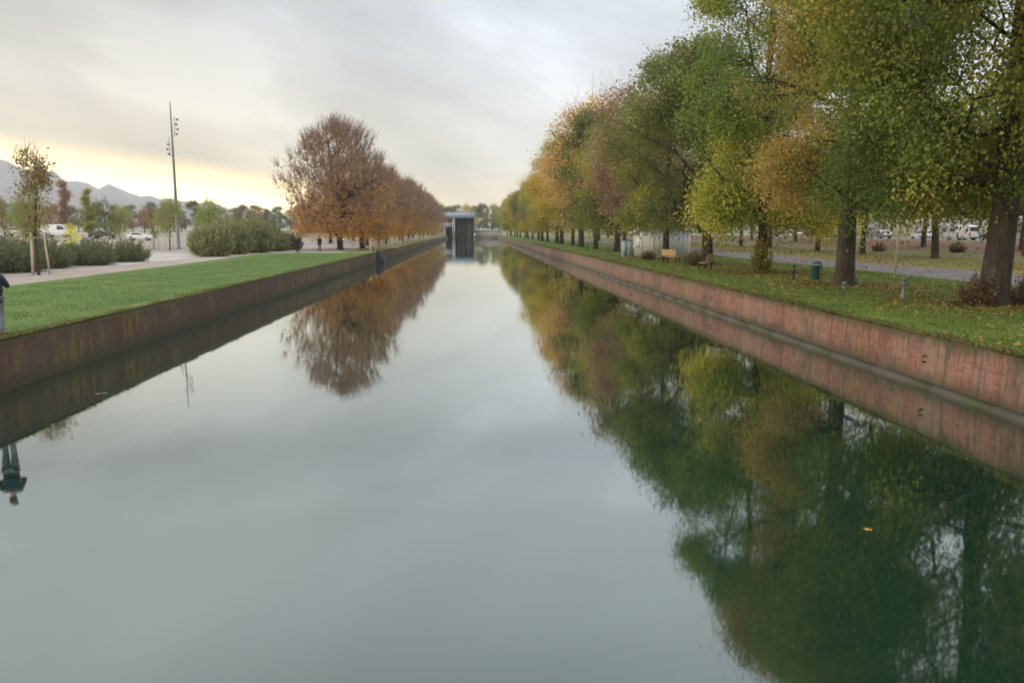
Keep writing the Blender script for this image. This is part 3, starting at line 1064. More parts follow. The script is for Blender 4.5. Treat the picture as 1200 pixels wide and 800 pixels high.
# left row: rusty trees
GRP_L = 'rusty trees in the row on the left-hand quay'
l1 = make_tree('chestnut_tree', 'rust', (-16.9, 100.7, QZ), .5, seed=92, h=15.2, R=7.2, base=2.0, tr=.38, nclump=640, nleaf=34, leaf=.25, nlimb=18, holes=5, spread=.55, sparse_top=.78, twigs=11, nlobe=0, tone_shift=-.02, low_yellow=1.1, twig_r=.022)
tag(l1, 'biggest rusty tree nearest the camera on the left quay, its upper twigs almost bare', 'tree', GRP_L)
l2 = make_tree('chestnut_tree', 'rust', (-15.2, 108.5, QZ), 2.5, seed=97, h=12.9, R=6.0, base=2.2, tr=.36, nclump=420, nleaf=40, leaf=.26, nlimb=13, holes=2, spread=.62, sparse_top=.78, twigs=9, tone_shift=.12, low_yellow=1.0, twig_r=.022)
tag(l2, 'rust-coloured tree just behind the biggest bare-topped one on the left quay', 'tree', GRP_L)
for i, (x, y, pal, src, s) in enumerate([(-17, 127, 'rust', l2, .80), (-16, 144, 'rust', l1, .86), (-17.5, 162, 'rust', l2, 1.02), (-16, 178, 'rust', l1, .8), (-17, 184, 'dusky_brown', l2, 1.0), (-16.5, 203, 'rust', l1, .92),
                                         (-17, 224, 'dusky_brown', l2, 1.0), (-16.5, 247, 'rust', l1, .9), (-17, 272, 'dusky_brown', l2, 1.0), (-17, 300, 'rust', l1, .95), (-17, 330, 'dusky_brown', l2, 1.0),
                                         (-27, 150, 'rust', l2, .95), (-28, 185, 'rust', l1, .9), (-28, 230, 'dusky_brown', l2, .95), (-28, 280, 'rust', l1, .95)]):
    e = clone_tree(src, pal, (x, y, QZ), rr.uniform(0, 6.28), s)
    e.name = 'chestnut_tree'
    where = 'in the row along the left quay' if x > -20 else 'behind the left quay row'
    k = ord2[i + 2] if x > -20 else ord2[i - 11]
    tag(e, f'{adj[pal]} tree, {k} from the camera {where}', 'tree', GRP_L)

# distant woodland, each tree on its own
far_src = t5
GRP_F = 'distant trees closing the end of the canal'
k = 0
for i in range(26):
    x = -75 + i * 6.4 + rr.uniform(-2, 2)
    y = 615 + rr.uniform(0, 40)
    e = clone_tree([t4, t5, t6][i % 3], ['far', 'olive_green', 'dark_green', 'gold'][rr.randrange(4)] if i % 3 else 'far', (x, y, QZ), rr.uniform(0, 6.28), rr.uniform(1.05, 1.4))
    e.name = 'distant_tree'
    tag(e, 'far tree in the wooded skyline beyond the end of the canal', 'tree', GRP_F)
GRP_FL = 'distant trees beyond the esplanade'
for i in range(64):
    a = -44 + i * .62 + rr.uniform(-.2, .2)
    d = rr.uniform(250, 420)
    x, y = d * math.sin(R_(a)), d * math.cos(R_(a))
    if x > -24:
        continue
    e = clone_tree([t4, t5, t6][i % 3], ['far', 'far', 'dark_green', 'dusky_brown'][rr.randrange(4)], (x, y, gz(x) - .05), rr.uniform(0, 6.28), rr.uniform(.55, .85) * d / 400)
    e.name = 'distant_tree'
    tag(e, 'dark green far tree in the band beyond the gravel esplanade', 'tree', GRP_FL)


# pointed trees and young staked trees
cone_t = make_tree('conical_tree', 'dusky_brown', (-96, 190, gz(-96)), 0, seed=120, h=13, R=2.0, base=1.0, tr=.25, nclump=150, nleaf=50, leaf=.3, nlimb=8, holes=0, spread=.4, fastig=True, droop=.1)
tag(cone_t, 'narrow pointed brown tree against the far ridge', 'tree', 'pointed trees beyond the esplanade')
e = clone_tree(cone_t, 'olive_yellow', (-84, 176, gz(-84)), 2, .8)
tag(e, 'shorter pointed olive tree right of the brown pointed one', 'tree', 'pointed trees beyond the esplanade')

y1 = make_tree('young_tree', 'young', (-24.7, 45.5, QZ), 0, seed=131, h=7.2, R=.85, base=2.2, tr=.075, nclump=95, nleaf=26, leaf=.15, nlimb=9, holes=0, spread=.28, fastig=False, droop=.15, twigs=2)
tag(y1, 'tall slim young tree with sparse yellow-brown leaves and pale stakes, over the left shrubs', 'tree', 'young staked trees on the esplanade')
y2 = make_tree('young_tree', 'young_green', (-35.5, 57, QZ), 0, seed=139, h=6.4, R=1.5, base=2.3, tr=.08, nclump=80, nleaf=30, leaf=.17, nlimb=9, holes=0, spread=.36, droop=.2, twigs=1)
tag(y2, 'bushy green young tree at the far left edge of the view', 'tree', 'young staked trees on the esplanade')


def stakes(x, y, h, label, s=.55):
    e = empty('tree_stakes', (x, y, gz(x)))
    tag(e, label, 'tree stakes', 'wooden stakes around the young trees')
    for i in range(3):
        a = i * 2.094 + x
        mbs = MB().tube([(s * math.cos(a), s * math.sin(a), -.1), (s * .72 * math.cos(a), s * .72 * math.sin(a), h)], .05, 7)
        mbs.build('stake', M['stake'], e)
    mbs = MB()
    for i in range(3):
        a, b = i * 2.094 + x, (i + 1) * 2.094 + x
        q = s * .75
        mbs.tube([(q * math.cos(a), q * math.sin(a), h * .88), (q * math.cos(b), q * math.sin(b), h * .88)], .03, 5)
    mbs.build('crossbar', M['stake'], e)


stakes(-24.7, 45.5, 2.4, 'three pale stakes round the tall slim young tree by the left shrubs')
stakes(-35.5, 57, 2.2, 'stakes under the bushy green young tree at the left edge')
for i, (x, y, pal, s, dsc) in enumerate([(-44, 80, 'young_green', 1.0, 'left of the yellow sapling'), (-41, 90, 'dark_green', .95, 'just behind the yellow sapling'), (-41.5, 104, 'young', .95, 'near the shrubs, left of the lamp mast'),
                                         (-38, 100, 'young_green', 1.05, 'close left of the lamp mast'), (-37, 112, 'young_green', 1.0, 'behind the lamp mast'), (-34.5, 104, 'young_green', 1.05, 'right of the lamp mast beside the willow scrub'),
                                         (-58, 100, 'young', 1.0, 'far out on the gravel at left'), (-52, 118, 'young_green', .95, 'far out on the gravel below the ridge')]):
    e = clone_tree(y2 if pal != 'young' else y1, pal, (x, y, gz(x)), rr.uniform(0, 6), s * (1 if pal != 'young' else .8))
    tag(e, f'staked young tree standing {dsc}', 'tree', 'young staked trees on the esplanade')
    stakes(x, y, 2.0, f'stakes round the young tree {dsc}')
e = clone_tree(y2, 'yellow', (-38.2, 76.5, gz(-38)), 1.0, (.42, .42, .5))
tag(e, 'small bright yellow sapling behind the left-hand shrubs', 'tree', 'young staked trees on the esplanade')


# ------------------------------------------------------------ shrubs
def gen_shrub(seed, wdt, h, ncl, nleaf, leaf, flat=.75):
    rg = np.random.default_rng(seed)
    st, lv = MB(), MB()
    for i in range(ncl):
        a = rg.uniform(0, 6.283)
        q = math.sqrt(rg.random()) * wdt / 2
        zt = h * (1 - .5 * (q / (wdt / 2)) ** 2) * rg.uniform(.4, 1.12)
        p0 = np.array([q * .5 * math.cos(a), q * .5 * math.sin(a), -.05])
        p2 = np.array([q * math.cos(a), q * math.sin(a), zt])
        P = bez(p0, (p0 + p2) / 2 + rg.normal(0, .08, 3), p2, 4)
        st.tube(P, [.02, .016, .012, .006], 3, cap=False)
        m = nleaf
        u = rg.uniform(.15, 1.05, m)[:, None]
        cc = p0 + (p2 - p0) * u + rg.normal(0, 1, (m, 3)) * (.16 * wdt / 3) * (1.25 - u)
        cc[:, 2] = np.maximum(cc[:, 2], .05)
        dn = rg.normal(0, .6, (m, 3)) + np.array([0, 0, flat])
        dn /= np.linalg.norm(dn, axis=1)[:, None]
        sd = np.cross(dn, rg.normal(0, 1, (m, 3)))
        sd /= np.linalg.norm(sd, axis=1)[:, None] + 1e-6
        sz = leaf * rg.uniform(.6, 1.3, m)
        U, S = dn * sz[:, None], sd * (sz * .25)[:, None]
        V = np.stack([cc, cc + U * .5 + S, cc + U, cc + U * .5 - S], 1).reshape(-1, 3)
        lv.add(V, np.arange(4 * m).reshape(m, 4), np.repeat(np.clip(rg.normal(.5 + .1 * math.sin(i), .2, m), 0, 1), 4))
    return st, lv


def make_shrub(name, pal, loc, label, group, **kw):
    a, b = gen_shrub(**kw)
    e = empty(name, loc)
    a.build('stems', BARK, e)
    o = b.build('crown', LEAF[pal], e, tone=True)
    o.material_slots[0].link = 'OBJECT'
    o.material_slots[0].material = LEAF[pal]
    return tag(e, label, 'shrub', group)


GS = 'grey-green shrubs of the left-hand bed'
s1 = make_shrub('shrub', 'shrub_grey', (-28.5, 44, QZ), 'feathery grey-green shrub nearest the camera in the left bed', GS, seed=5, wdt=4.2, h=2.1, ncl=130, nleaf=60, leaf=.15)
pos = [(-30.5, 47.5, 1.1), (-27.8, 48.6, .95), (-31.5, 52.5, 1.15), (-28.6, 53.5, 1.0), (-30.8, 57.5, 1.1), (-27.8, 58, .9), (-29.8, 62.5, 1.0), (-27.6, 64, .85), (-33.5, 44.5, 1.15), (-34.5, 50.5, 1.15), (-34, 57, 1.1)]
for i, (x, y, s) in enumerate(pos):
    e = clone_tree(s1, 'shrub_grey', (x, y, gz(x)), i * 1.3, (s, s, s * rr.uniform(.9, 1.1)))
    side = 'at the path edge' if x > -29 else ('in the middle' if x > -33 else 'at the back')
    tag(e, f'grey-green shrub {side} of the left bed, {ord2[i]} behind the nearest one', 'shrub', GS)
GW = 'willow scrub left of the rusty trees'
w1 = make_shrub('willow_shrub', 'willow', (-25.2, 77, QZ), 'nearest clump of tall grey-green willow scrub beside the sandy path', GW, seed=8, wdt=4.4, h=3.3, ncl=190, nleaf=60, leaf=.24, flat=2.2)
wp = [(-28.0, 84, .95), (-25.0, 83.5, 1.0), (-30.5, 90, .9), (-27.3, 90, 1.1), (-24.4, 89, 1.0), (-30, 97, 1.15), (-26.8, 97, 1.1), (-24.0, 95.5, .95), (-23.6, 102, .85), (-27, 104, 1.1)]
for i, (x, y, s) in enumerate(wp):
    e = clone_tree(w1, 'willow', (x, y, QZ), i * 2.1, (s * rr.uniform(.85, 1.1), s * rr.uniform(.85, 1.1), s * rr.uniform(.78, 1.2)))
    tag(e, f'tall grey-green willow clump, {ord2[i + 1]} deepest in the scrub by the path', 'shrub', GW)
GB_ = 'brown shoots and bushes at the feet of the right-hand trees'
b1 = make_shrub('bush', 'shrub_brown', (17.0, 25.2, QZ), 'brown leafless shoots on the left of the thickest trunk', GB_, seed=21, wdt=1.3, h=1.2, ncl=90, nleaf=24, leaf=.09)
e = clone_tree(b1, 'shrub_brown', (18.9, 25.3, QZ), 2, (1, 1, .95))
tag(e, 'brown shoots on the right of the thickest trunk', 'shrub', GB_)
e = clone_tree(b1, 'shrub_brown', (16.2, 55.2, QZ), 1, (1.7, 1.5, 1.0))
tag(e, 'clipped dark bush between the two benches', 'shrub', GB_)
e = clone_tree(b1, 'olive_yellow', (17.0, 45.0, QZ), 1, (1.0, 1.0, 1.9))
tag(e, 'yellow-green shoots hugging the trunk of the yellow-hung tree', 'shrub', GB_)
e = clone_tree(b1, 'shrub_brown', (15.2, 66.6, QZ), 1, (1.3, 1.0, .7))
tag(e, 'small reddish bush at the foot of the kiosk wall', 'shrub', GB_)
for i, (x, y, s) in enumerate([(47, 88, 1.3), (50, 78, 1.4), (49, 66, 1.2)]):
    e = clone_tree(b1, 'shrub_brown', (x, y, gz(x)), i, (s, s, s * .7))
    tag(e, ['dark bush on the leafy slope behind the slim pale pole', 'dark bush on the slope near the parked white van', 'round dark bush on the leafy slope at the right'][i], 'shrub', GB_)


# ------------------------------------------------------------ street furniture
def bench(loc, rz, label, mat='wood'):
    e = empty('park_bench', loc, rz)
    tag(e, label, 'bench', 'wooden benches on the right-hand bank')
    mb = MB()
    for k in range(4):
        mb.box(-.75, .75, -.23 + k * .118, -.13 + k * .118, .43, .465)
    mb.build('seat', M[mat], e, bevel=.006)
    mb = MB()
    for k in range(4):
        z = .54 + k * .125
        o = .27 + k * .03
        mb.box(-.75, .75, o, o + .035, z, z + .11)
    mb.build('backrest', M[mat], e, bevel=.006)
    for sx in (-.62, .62):
        mb = MB()
        mb.prism([(-.22, 0), (-.16, 0), (-.15, .43), (-.20, .43)], sx - .035, sx + .035, 'x')
        mb.build('leg', M['dark_metal'], e)
        mb = MB()
        mb.prism([(.20, 0), (.27, 0), (.245, .5), (.395, 1.0), (.36, 1.0), (.20, .5)], sx - .035, sx + .035, 'x')
        mb.build('leg', M['dark_metal'], e)
    return e


bench((15.6, 60.3, QZ), R_(122), 'tan wooden bench farther from the camera, in front of the kiosk')
bench((15.0, 49.5, QZ), R_(236), 'tan wooden bench nearer the camera, beside the dark tree')

# green litter bin on a post
e = empty('litter_bin', (16.1, 35.6, QZ), R_(20))
tag(e, 'dark green litter bin on a pale post left of the stout orange-brown tree', 'litter bin')
MB().tube([(0, -.26, -.05), (0, -.26, 1.05)], .035, 10).build('post', M['grey_metal'], e)
mb = MB()
mb.lathe([(.21, .25), (.23, .28), (.25, .85), (.27, .87), (.27, .90), (.24, .90), (.22, .35)], 20)
mb.build('bucket', M['bin_green'], e, smooth=False)
mb = MB()
mb.lathe([(.27, .99), (.26, 1.02), (.12, 1.09), (.01, 1.10)], 20)
mb.build('lid', M['bin_green'], e)
mb = MB()
for a in (0, 2.1, 4.2):
    mb.tube([(.24 * math.cos(a), .24 * math.sin(a), .88), (.24 * math.cos(a), .24 * math.sin(a), 1.0)], .012, 5)
mb.build('bracket', M['grey_metal'], e)


def bollard(loc, h, r_, mat, label):
    e = empty('bollard', loc)
    tag(e, label, 'bollard', 'low posts on the right-hand bank')
    MB().lathe([(r_ * 1.5, -.02), (r_ * 1.5, .04), (r_, .07), (r_, h - .12), (r_ * 1.15, h - .11), (r_ * 1.15, h - .07), (r_, h - .06), (r_ * .8, h - .01), (.01, h)], 14).build('post', M[mat], e)
    MB().lathe([(r_ * 1.02, h * .68), (r_ * 1.06, h * .69), (r_ * 1.06, h * .76), (r_ * 1.02, h * .77)], 14).build('band', M['grey_metal'], e)


bollard((15.9, 27.8, QZ), .84, .075, 'grey_metal', 'grey bollard left of the thickest tree')
bollard((16.1, 38.2, QZ), .82, .06, 'dark_metal', 'thin black bollard left of the green litter bin')
bollard((15.9, 32.4, QZ), .36, .07, 'grey_metal', 'short stub of a post between bin and grey bollard')
for k, yy in enumerate([52, 64, 72, 76, 84, 88, 97, 109]):
    bollard((23.7 if k % 2 else 14.4 + .3 * (k % 3), yy, QZ), .8, .05, 'dark_metal', f'thin dark post, {ord2[k]} of those beyond the nearer bench')

# slim pale pole
e = empty('slim_pole', (22.0, 39.4, QZ))
tag(e, 'slim pale wooden-looking pole on the grass beside the path', 'pole')
e.rotation_euler = (0, R_(1.2), 0)
MB().tube([(0, 0, -.1), (0, 0, 6.2)], [.062, .045], 12).build('shaft', M['pale_metal'], e)
MB().lathe([(.10, -.02), (.10, .06), (.062, .08)], 12).build('foot', M['grey_metal'], e)

# tall lamp mast with clusters of projectors
e = empty('lamp_mast', (-39.3, 106.5, QZ), R_(20))
tag(e, 'very tall slender lamp mast with two staggered clusters of floodlights', 'lamp mast')
MB().lathe([(.38, -.05), (.38, .12), (.22, .16), (.20, 5), (.13, 13), (.07, 19.0), (.02, 19.1)], 14).build('pole', M['grey_metal'], e, smooth=True)
for s, z0, n in ((1, 14.6, 4), (-1, 12.0, 3)):
    mb = MB()
    mb.tube([(0, 0, z0), (s * .35, 0, z0 + .3), (s * .42, 0, z0 + 2.6)], .04, 6)
    arm = mb.build('arm', M['grey_metal'], e)
    for k in range(n):
        zz = z0 + .4 + k * .62
        x0 = s * (.55 + .14 * (k % 2))
        mb = MB()
        mb.prism([(x0 - .12, zz - .10), (x0 + .15, zz - .16), (x0 + .18, zz + .10), (x0 - .08, zz + .14)], -.16, .16)
        hd = mb.build('floodlight', M['grey_metal'], e, bevel=.02)

# kiosk
kx, ky = 15.9, 73.0
e = empty('kiosk', (kx, ky, QZ))
tag(e, 'small grey and white park kiosk with flat roof behind the benches', 'kiosk')
MB().box(0, 4.6, 0, 3.2, 0, 2.55).build('walls', M['kiosk_grey'], e)
mb = MB()
mb.prism([(-.15, -.25), (-.15, 3.45), (4.75, 3.45), (4.75, -.25)], 2.56, 2.72, 'z')
mb.build('roof', M['kiosk_roof'], e, bevel=.02)
for cx, cy in ((-.03, -.03), (4.55, -.03), (1.05, -.03), (4.55, 3.1), (-.03, 3.1)):
    MB().box(cx, cx + .14, cy - .01, cy + .13, 0, 2.555).build('corner_post', M['white_paint'], e)
MB().box(-.06, -.012, .6, 2.6, 1.05, 2.1).build('hatch', M['white_paint'], e)
MB().box(-.30, -.062, .6, 2.6, 1.0, 1.045).build('counter', M['white_paint'], e)
mb = MB()
for k in range(7):
    mb.box(1.3 + k * .46, 1.32 + k * .46, -.014, -.002, .15, 2.4)
mb.build('panel_joints', M['grey_metal'], e)
mb = MB()
mb.prism([(-.9, 2.25), (-.9, 2.29), (-.062, 2.52), (-.062, 2.48)], .3, 2.9)
mb.build('awning', M['white_paint'], e)
e = empty('utility_cabinet', (14.6, 73.2, QZ))
tag(e, 'pale blue-grey utility cabinet standing left of the kiosk', 'cabinet')
MB().box(-.45, .45, -.25, .25, .08, 1.55).build('body', M['blue_grey'], e, bevel=.015)
MB().box(-.5, .5, -.3, .3, 1.555, 1.61).build('top', M['grey_metal'], e, bevel=.01)
MB().box(-.47, .47, -.27, .27, 0, .075).build('plinth', M['concrete'], e)
for sx in (-.22, .22):
    d = MB().box(sx - .205, sx + .205, -.268, -.253, .12, 1.5).build('door', M['blue_grey'], e)
    MB().box(sx * .2 - .015, sx * .2 + .015, -.29, -.270, .75, .92).build('handle', M['dark_metal'], d)

# posts on the left quay
e0 = None
for i in range(26):
    yy = 97 + i * 5.2
    if e0 is None:
        e0 = empty('quay_post', (-12.6, yy, QZ))
        MB().box(-.09, .09, -.09, .09, -.05, 1.0).build('post', M['stone_trim'], e0, bevel=.02)
        MB().prism([(-.11, 1.005), (.11, 1.005), (.11, 1.04), (0, 1.12), (-.11, 1.04)], -.11, .11).build('cap', M['stone_trim'], e0)
        q = e0
    else:
        q = copy_tree(e0)
        q.location = (-12.6, yy, QZ)
    tag(q, f'pale stone post, {(ord2 + ["twenty-fifth", "twenty-sixth"])[i]} along the quay edge under the rusty trees', 'post', 'pale posts along the left quay')
# recess with boat steps in the left quay
e = empty('quay_steps', (-HW, 91, 0))
tag(e, 'dark stone block and steps where the left lawn ends at the quay', 'steps')
for k in range(6):
    MB().box(.02, .75, k * .34, (k + 1) * .34 - .006, -.3, 1.22 - k * .19).build('step', M['dark_inside'], e)
MB().box(-.02, .36, -.42, -.01, -.4, 1.45).build('pier', M['dark_inside'], e, bevel=.02)


# ------------------------------------------------------------ building over the canal
e = empty('canal_building', (-7.2, 352, 0))
tag(e, 'open-fronted building spanning the canal under a blue-grey flat roof', 'building')
W2 = 8.3
MB().box(-W2, W2, 0, 14, 9.0, 11.4).build('roof', M['blue_grey'], e)
for k in range(12):
    xk = -W2 + 3.3 + k * 1.08
    MB().box(xk, xk + (.98 if k % 3 else .70), 6, 6.4, -.5, 9.0).build('gate_panel', M['dark_inside'], e)
MB().box(-W2 + .6, W2 - .4, 10, 10.5, -.5, 9.0).build('rear_wall', M['grey_wall'], e)
for zk in (.6, 3.2, 5.8, 8.2):
    MB().box(-W2 + .6, W2 - .4, 6.42, 6.8, zk, zk + .35).build('beam', M['grey_wall'], e)
for x in (-W2 + .4, -W2 + 1.2, -1.6, -.9, 3.2, W2 - .5):
    MB().box(x - .14, x + .14, .3, .6, -.6, 9.0).build('column', M['white_paint' if x < 0 else 'dark_inside'], e)
for x in (1.3, 5.2):
    MB().box(x - .2, x + .2, 1.3, 1.7, -.6, 9.0).build('column', M['dark_inside'], e)
MB().box(-W2 + .5, -2.0, .9, 4.4, 4.9, 7.0).build('cabin', M['grey_wall'], e)
MB().box(-W2 + .5, -4.9, .8, 3.4, -.4, 4.6).build('wall', M['concrete'], e)
MB().box(-W2, W2, .8, 5.9, 7.3, 7.6).build('gallery', M['dark_metal'], e)
mb = MB()
for k in range(9):
    mb.box(-4.4 + k * 1.3, -4.3 + k * 1.3, 5.6, 5.75, .9, 7.2)
mb.build('gate_bars', M['grey_metal'], e)
for i, (x0, x1, y0, z1, mat, lab) in enumerate([(-24, -15.9, 356, 7.0, 'beige', 'pale beige block left of the building over the canal'), (1.3, 13.5, 362, 3.4, 'concrete', 'low grey weir wall right of the building over the canal')]):
    e = empty('canal_block', ((x0 + x1) / 2, y0, 0))
    tag(e, lab, 'building')
    hw = (x1 - x0) / 2
    MB().box(-hw, hw, 0, 9, -.5, z1).build('wall', M[mat], e)
    MB().box(-hw - .2, hw + .2, -.25, 9.2, z1 + .002, z1 + .35).build('coping', M['stone_trim'], e)
    for k in range(3 if i == 0 else 0):
        x = -hw + (k + .5) * 2 * hw / 3
        MB().box(x - .5, x + .5, -.06, -.01, 2.2, 4.2).build('window', M['glass'], e)


# ------------------------------------------------------------ houses by the road
def house(x, y0, L, D, h, mat, roof, label, seed, floors=3):
    r = random.Random(seed)
    e = empty('town_house', (x, y0 + L / 2, gz(80) + .12))
    tag(e, label, 'house', 'houses along the road on the right')
    MB().box(0, D, -L / 2 + .02, L / 2 - .02, -.3, h).build('wall', M[mat], e)
    rf = MB().prism([(-.35, h + .003), (D / 2, h + 3.0), (D + .35, h + .003)], -L / 2 + .04, L / 2 - .04).build('roof', M[roof], e)
    MB().box(D * .3, D * .3 + .8, L / 2 - 1.6, L / 2 - .7, h + .9, h + 3.7).build('chimney', M['brick_house'], rf)
    MB().box(-.10, -.003, -L / 2 + .05, L / 2 - .05, h - .35, h - .05).build('cornice', M['stone_trim'], e)
    n = max(2, int(L / 2.6))
    dslot = r.randrange(n)
    for fl in range(floors):
        for k in range(n):
            yc = -L / 2 + (k + .5) * L / n
            if fl == 0 and k == dslot:
                d = MB().box(-.07, -.004, yc - .5, yc + .5, .02, 2.25).build('door', M['dark_inside'], e)
                MB().box(-.10, -.072, yc + .33, yc + .37, 1.0, 1.2).build('handle', M['rim'], d)
                continue
            z0 = .95 + fl * (h / floors)
            wn = MB().box(-.05, -.004, yc - .55, yc + .55, z0, z0 + 1.6).build('window', M['glass'], e)
            fm = MB()
            fm.box(-.10, -.003, yc - .64, yc - .552, z0 - .08, z0 + 1.69).box(-.10, -.003, yc + .552, yc + .64, z0 - .08, z0 + 1.69)
            fm.box(-.095, -.003, yc - .551, yc + .551, z0 + 1.602, z0 + 1.68).box(-.085, -.052, yc - .03, yc + .03, z0, z0 + 1.6)
            fm.build('frame', M['white_paint'], wn)
            MB().box(-.2, -.004, yc - .7, yc + .7, z0 - .18, z0 - .082).build('sill', M['stone_trim'], wn)
    return e


hs = [(20, 11, 'cream', 'slate', 'nearest cream'), (31, 12, 'white_wall', 'slate', 'white rendered'), (43, 10, 'cream', 'tile', 'cream with tile roof'), (53, 13, 'beige', 'slate', 'beige'),
      (66, 9, 'white_wall', 'tile', 'narrow white'), (75, 12, 'grey_wall', 'slate', 'grey rendered'), (87, 14, 'beige', 'slate', 'wide beige'), (101, 10, 'white_wall', 'tile', 'white with tiled roof'), (111, 12, 'cream', 'slate', 'cream'),
      (123, 11, 'white_wall', 'slate', 'white with slate roof'), (134, 14, 'beige', 'tile', 'long beige'), (148, 12, 'grey_wall', 'slate', 'pale grey'), (160, 15, 'cream', 'slate', 'wide cream'), (175, 13, 'brick_house', 'slate', 'brown brick'), (188, 16, 'white_wall', 'slate', 'long white'), (204, 15, 'beige', 'slate', 'far beige')]
for i, (y0, L, mat, roof, d) in enumerate(hs):
    house(79, y0, L, 9, rr.choice([7.6, 8.4, 9.0]), mat, roof, f'{d} house, {ord2[i]} from the near end of the road', i)


# ------------------------------------------------------------ vehicles
def lens_prof(kind):
    if kind == 'van':
        return [(-2.4, .35), (-2.45, .9), (-2.4, 1.95), (-2.2, 2.1), (.9, 2.1), (1.55, 1.25), (2.35, 1.05), (2.5, .7), (2.45, .32)]
    return [(-2.05, .35), (-2.12, .62), (-2.05, .92), (-1.75, .98), (-1.4, 1.36), (-.9, 1.46), (.1, 1.45), (.85, 1.0), (1.75, .86), (2.05, .62), (2.08, .33)]


def car(kind, mat, loc, rz, label, group):
    e = empty('parked_van' if kind == 'van' else 'parked_car', loc, rz)
    tag(e, label, 'van' if kind == 'van' else 'car', group)
    P = lens_prof(kind)
    hw = .86
    b = MB().prism(P, -hw, hw).build('body', M[mat], e, bevel=.07)
    if kind == 'van':
        side = [(.1, 1.25), (.1, 1.95), (.85, 1.95), (1.38, 1.28)]
        ws = [(.93, 2.04), (1.52, 1.30)]
        bk = [(-2.425, 1.3), (-2.40, 1.85)]
    else:
        side = [(-1.35, 1.02), (-1.15, 1.36), (.05, 1.38), (.62, 1.02)]
        ws = [(.14, 1.42), (.80, 1.04)]
        bk = [(-1.72, 1.02), (-1.42, 1.34)]
    for s in (-1, 1):
        MB().prism(side, s * (hw + .002), s * (hw + .012)).build('side_window', M['glass'], e)
    for (a, b_), nm, o in ((ws, 'windscreen', 1), (bk, 'rear_window', -1)):
        (x0, z0), (x1, z1) = a, b_
        nx, nz = (z0 - z1), (x1 - x0)
        ln = math.hypot(nx, nz)
        nx, nz = abs(nx / ln) * o * .015, abs(nz / ln) * .015
        MB().add([(x0 + nx, -.72, z0 + nz), (x0 + nx, .72, z0 + nz), (x1 + nx, .72, z1 + nz), (x1 + nx, -.72, z1 + nz)], [(0, 1, 2, 3)]).build(nm, M['glass'], e)
    xf, xr = P[-2][0], P[1][0]
    zl = .66 if kind == 'car' else .75
    for s in (-1, 1):
        MB().box(xf - .12, xf + .03, s * .62 - .17, s * .62 + .17, zl - .08, zl + .07).build('headlight', M['headlamp'], e, bevel=.02)
        MB().box(xr - .03, xr + .10, s * .72 - .1, s * .72 + .1, zl - .02, zl + (.45 if kind == 'van' else .2)).build('tail_light', M['tail'], e, bevel=.02)
    for x in (-1.3, 1.32):
        for s in (-1, 1):
            c = MB()
            c.tube([(x, s * .72, .32), (x, s * .90, .32)], .32, 20)
            wl = c.build('tyre', M['tyre'], e)
            MB().tube([(x, s * .895, .32), (x, s * .912, .32)], .19, 14).build('rim', M['rim'], wl)
    MB().box(xr - .06, xr + .06, -.75, .75, .38, .52).build('bumper', M['dark_metal'], e, bevel=.02)
    return e


zr = gz(70) + .01
car('van', 'car_white', (66.4, 103, zr), R_(96), 'white van with red tail lights parked in view behind the thickest tree', 'vehicles parked on the road')
for i, (y, m_, d) in enumerate([(88, 'car_silver', 'silver car in front of the wide beige house'), (96, 'car_dark', 'dark car just before the white van'), (112, 'car_white', 'white car parked just beyond the white van'), (124, 'car_silver', 'grey car second beyond the white van'), (140, 'car_silver', 'far silver car on the road'), (158, 'car_white', 'farthest white car on the road'), (78, 'car_white', 'nearest white car on the road, at the right edge')]):
    car('car', m_, (66.4, y, zr), R_(90 + rr.uniform(-2, 2)), d, 'vehicles parked on the road')
for i, (x, y, k_, m_, d) in enumerate([(-84, 128, 'van', 'car_white', 'white van at the left end of the parked vehicles on the esplanade'), (-80, 131, 'car', 'car_white', 'white car next to the left-end van on the esplanade'),
                                       (-75, 133, 'car', 'car_silver', 'silver car in the middle of the esplanade row'), (-70, 136, 'van', 'car_white', 'second white van of the esplanade row, right of the silver car'),
                                       (-64, 139, 'car', 'car_dark', 'dark car in the esplanade row'), (-59, 142, 'car', 'car_white', 'white car at the right end of the esplanade row')]):
    car(k_, m_, (x, y, gz(x) + .01), R_(rr.uniform(-8, 12)), d, 'vehicles parked on the esplanade')


# ------------------------------------------------------------ people
def skin_mesh(name, V, E, Rr, mat, parent, sub=2, root=0):
    me = bpy.data.meshes.new(name)
    me.from_pydata([tuple(p) for p in V], E, [])
    o = bpy.data.objects.new(name, me)
    COL.objects.link(o)
    bm = bmesh.new()
    bm.from_mesh(me)
    lay = bm.verts.layers.skin.verify()
    bm.verts.ensure_lookup_table()
    for i, vv in enumerate(bm.verts):
        q = Rr[i]
        vv[lay].radius = q if isinstance(q, tuple) else (q, q)
        vv[lay].use_root = (i == root)
    bm.to_mesh(me)
    bm.free()
    md = o.modifiers.new('skin', 'SKIN')
    md.use_smooth_shade = True
    sb = o.modifiers.new('sub', 'SUBSURF')
    sb.levels = sub
    sb.render_levels = sub
    bpy.context.view_layer.update()
    dg = bpy.context.evaluated_depsgraph_get()
    m2 = bpy.data.meshes.new_from_object(o.evaluated_get(dg))
    o.modifiers.clear()
    o.data = m2
    m2.materials.clear()
    m2.materials.append(mat)
    for p in m2.polygons:
        p.use_smooth = True
    o.parent = parent
    return o


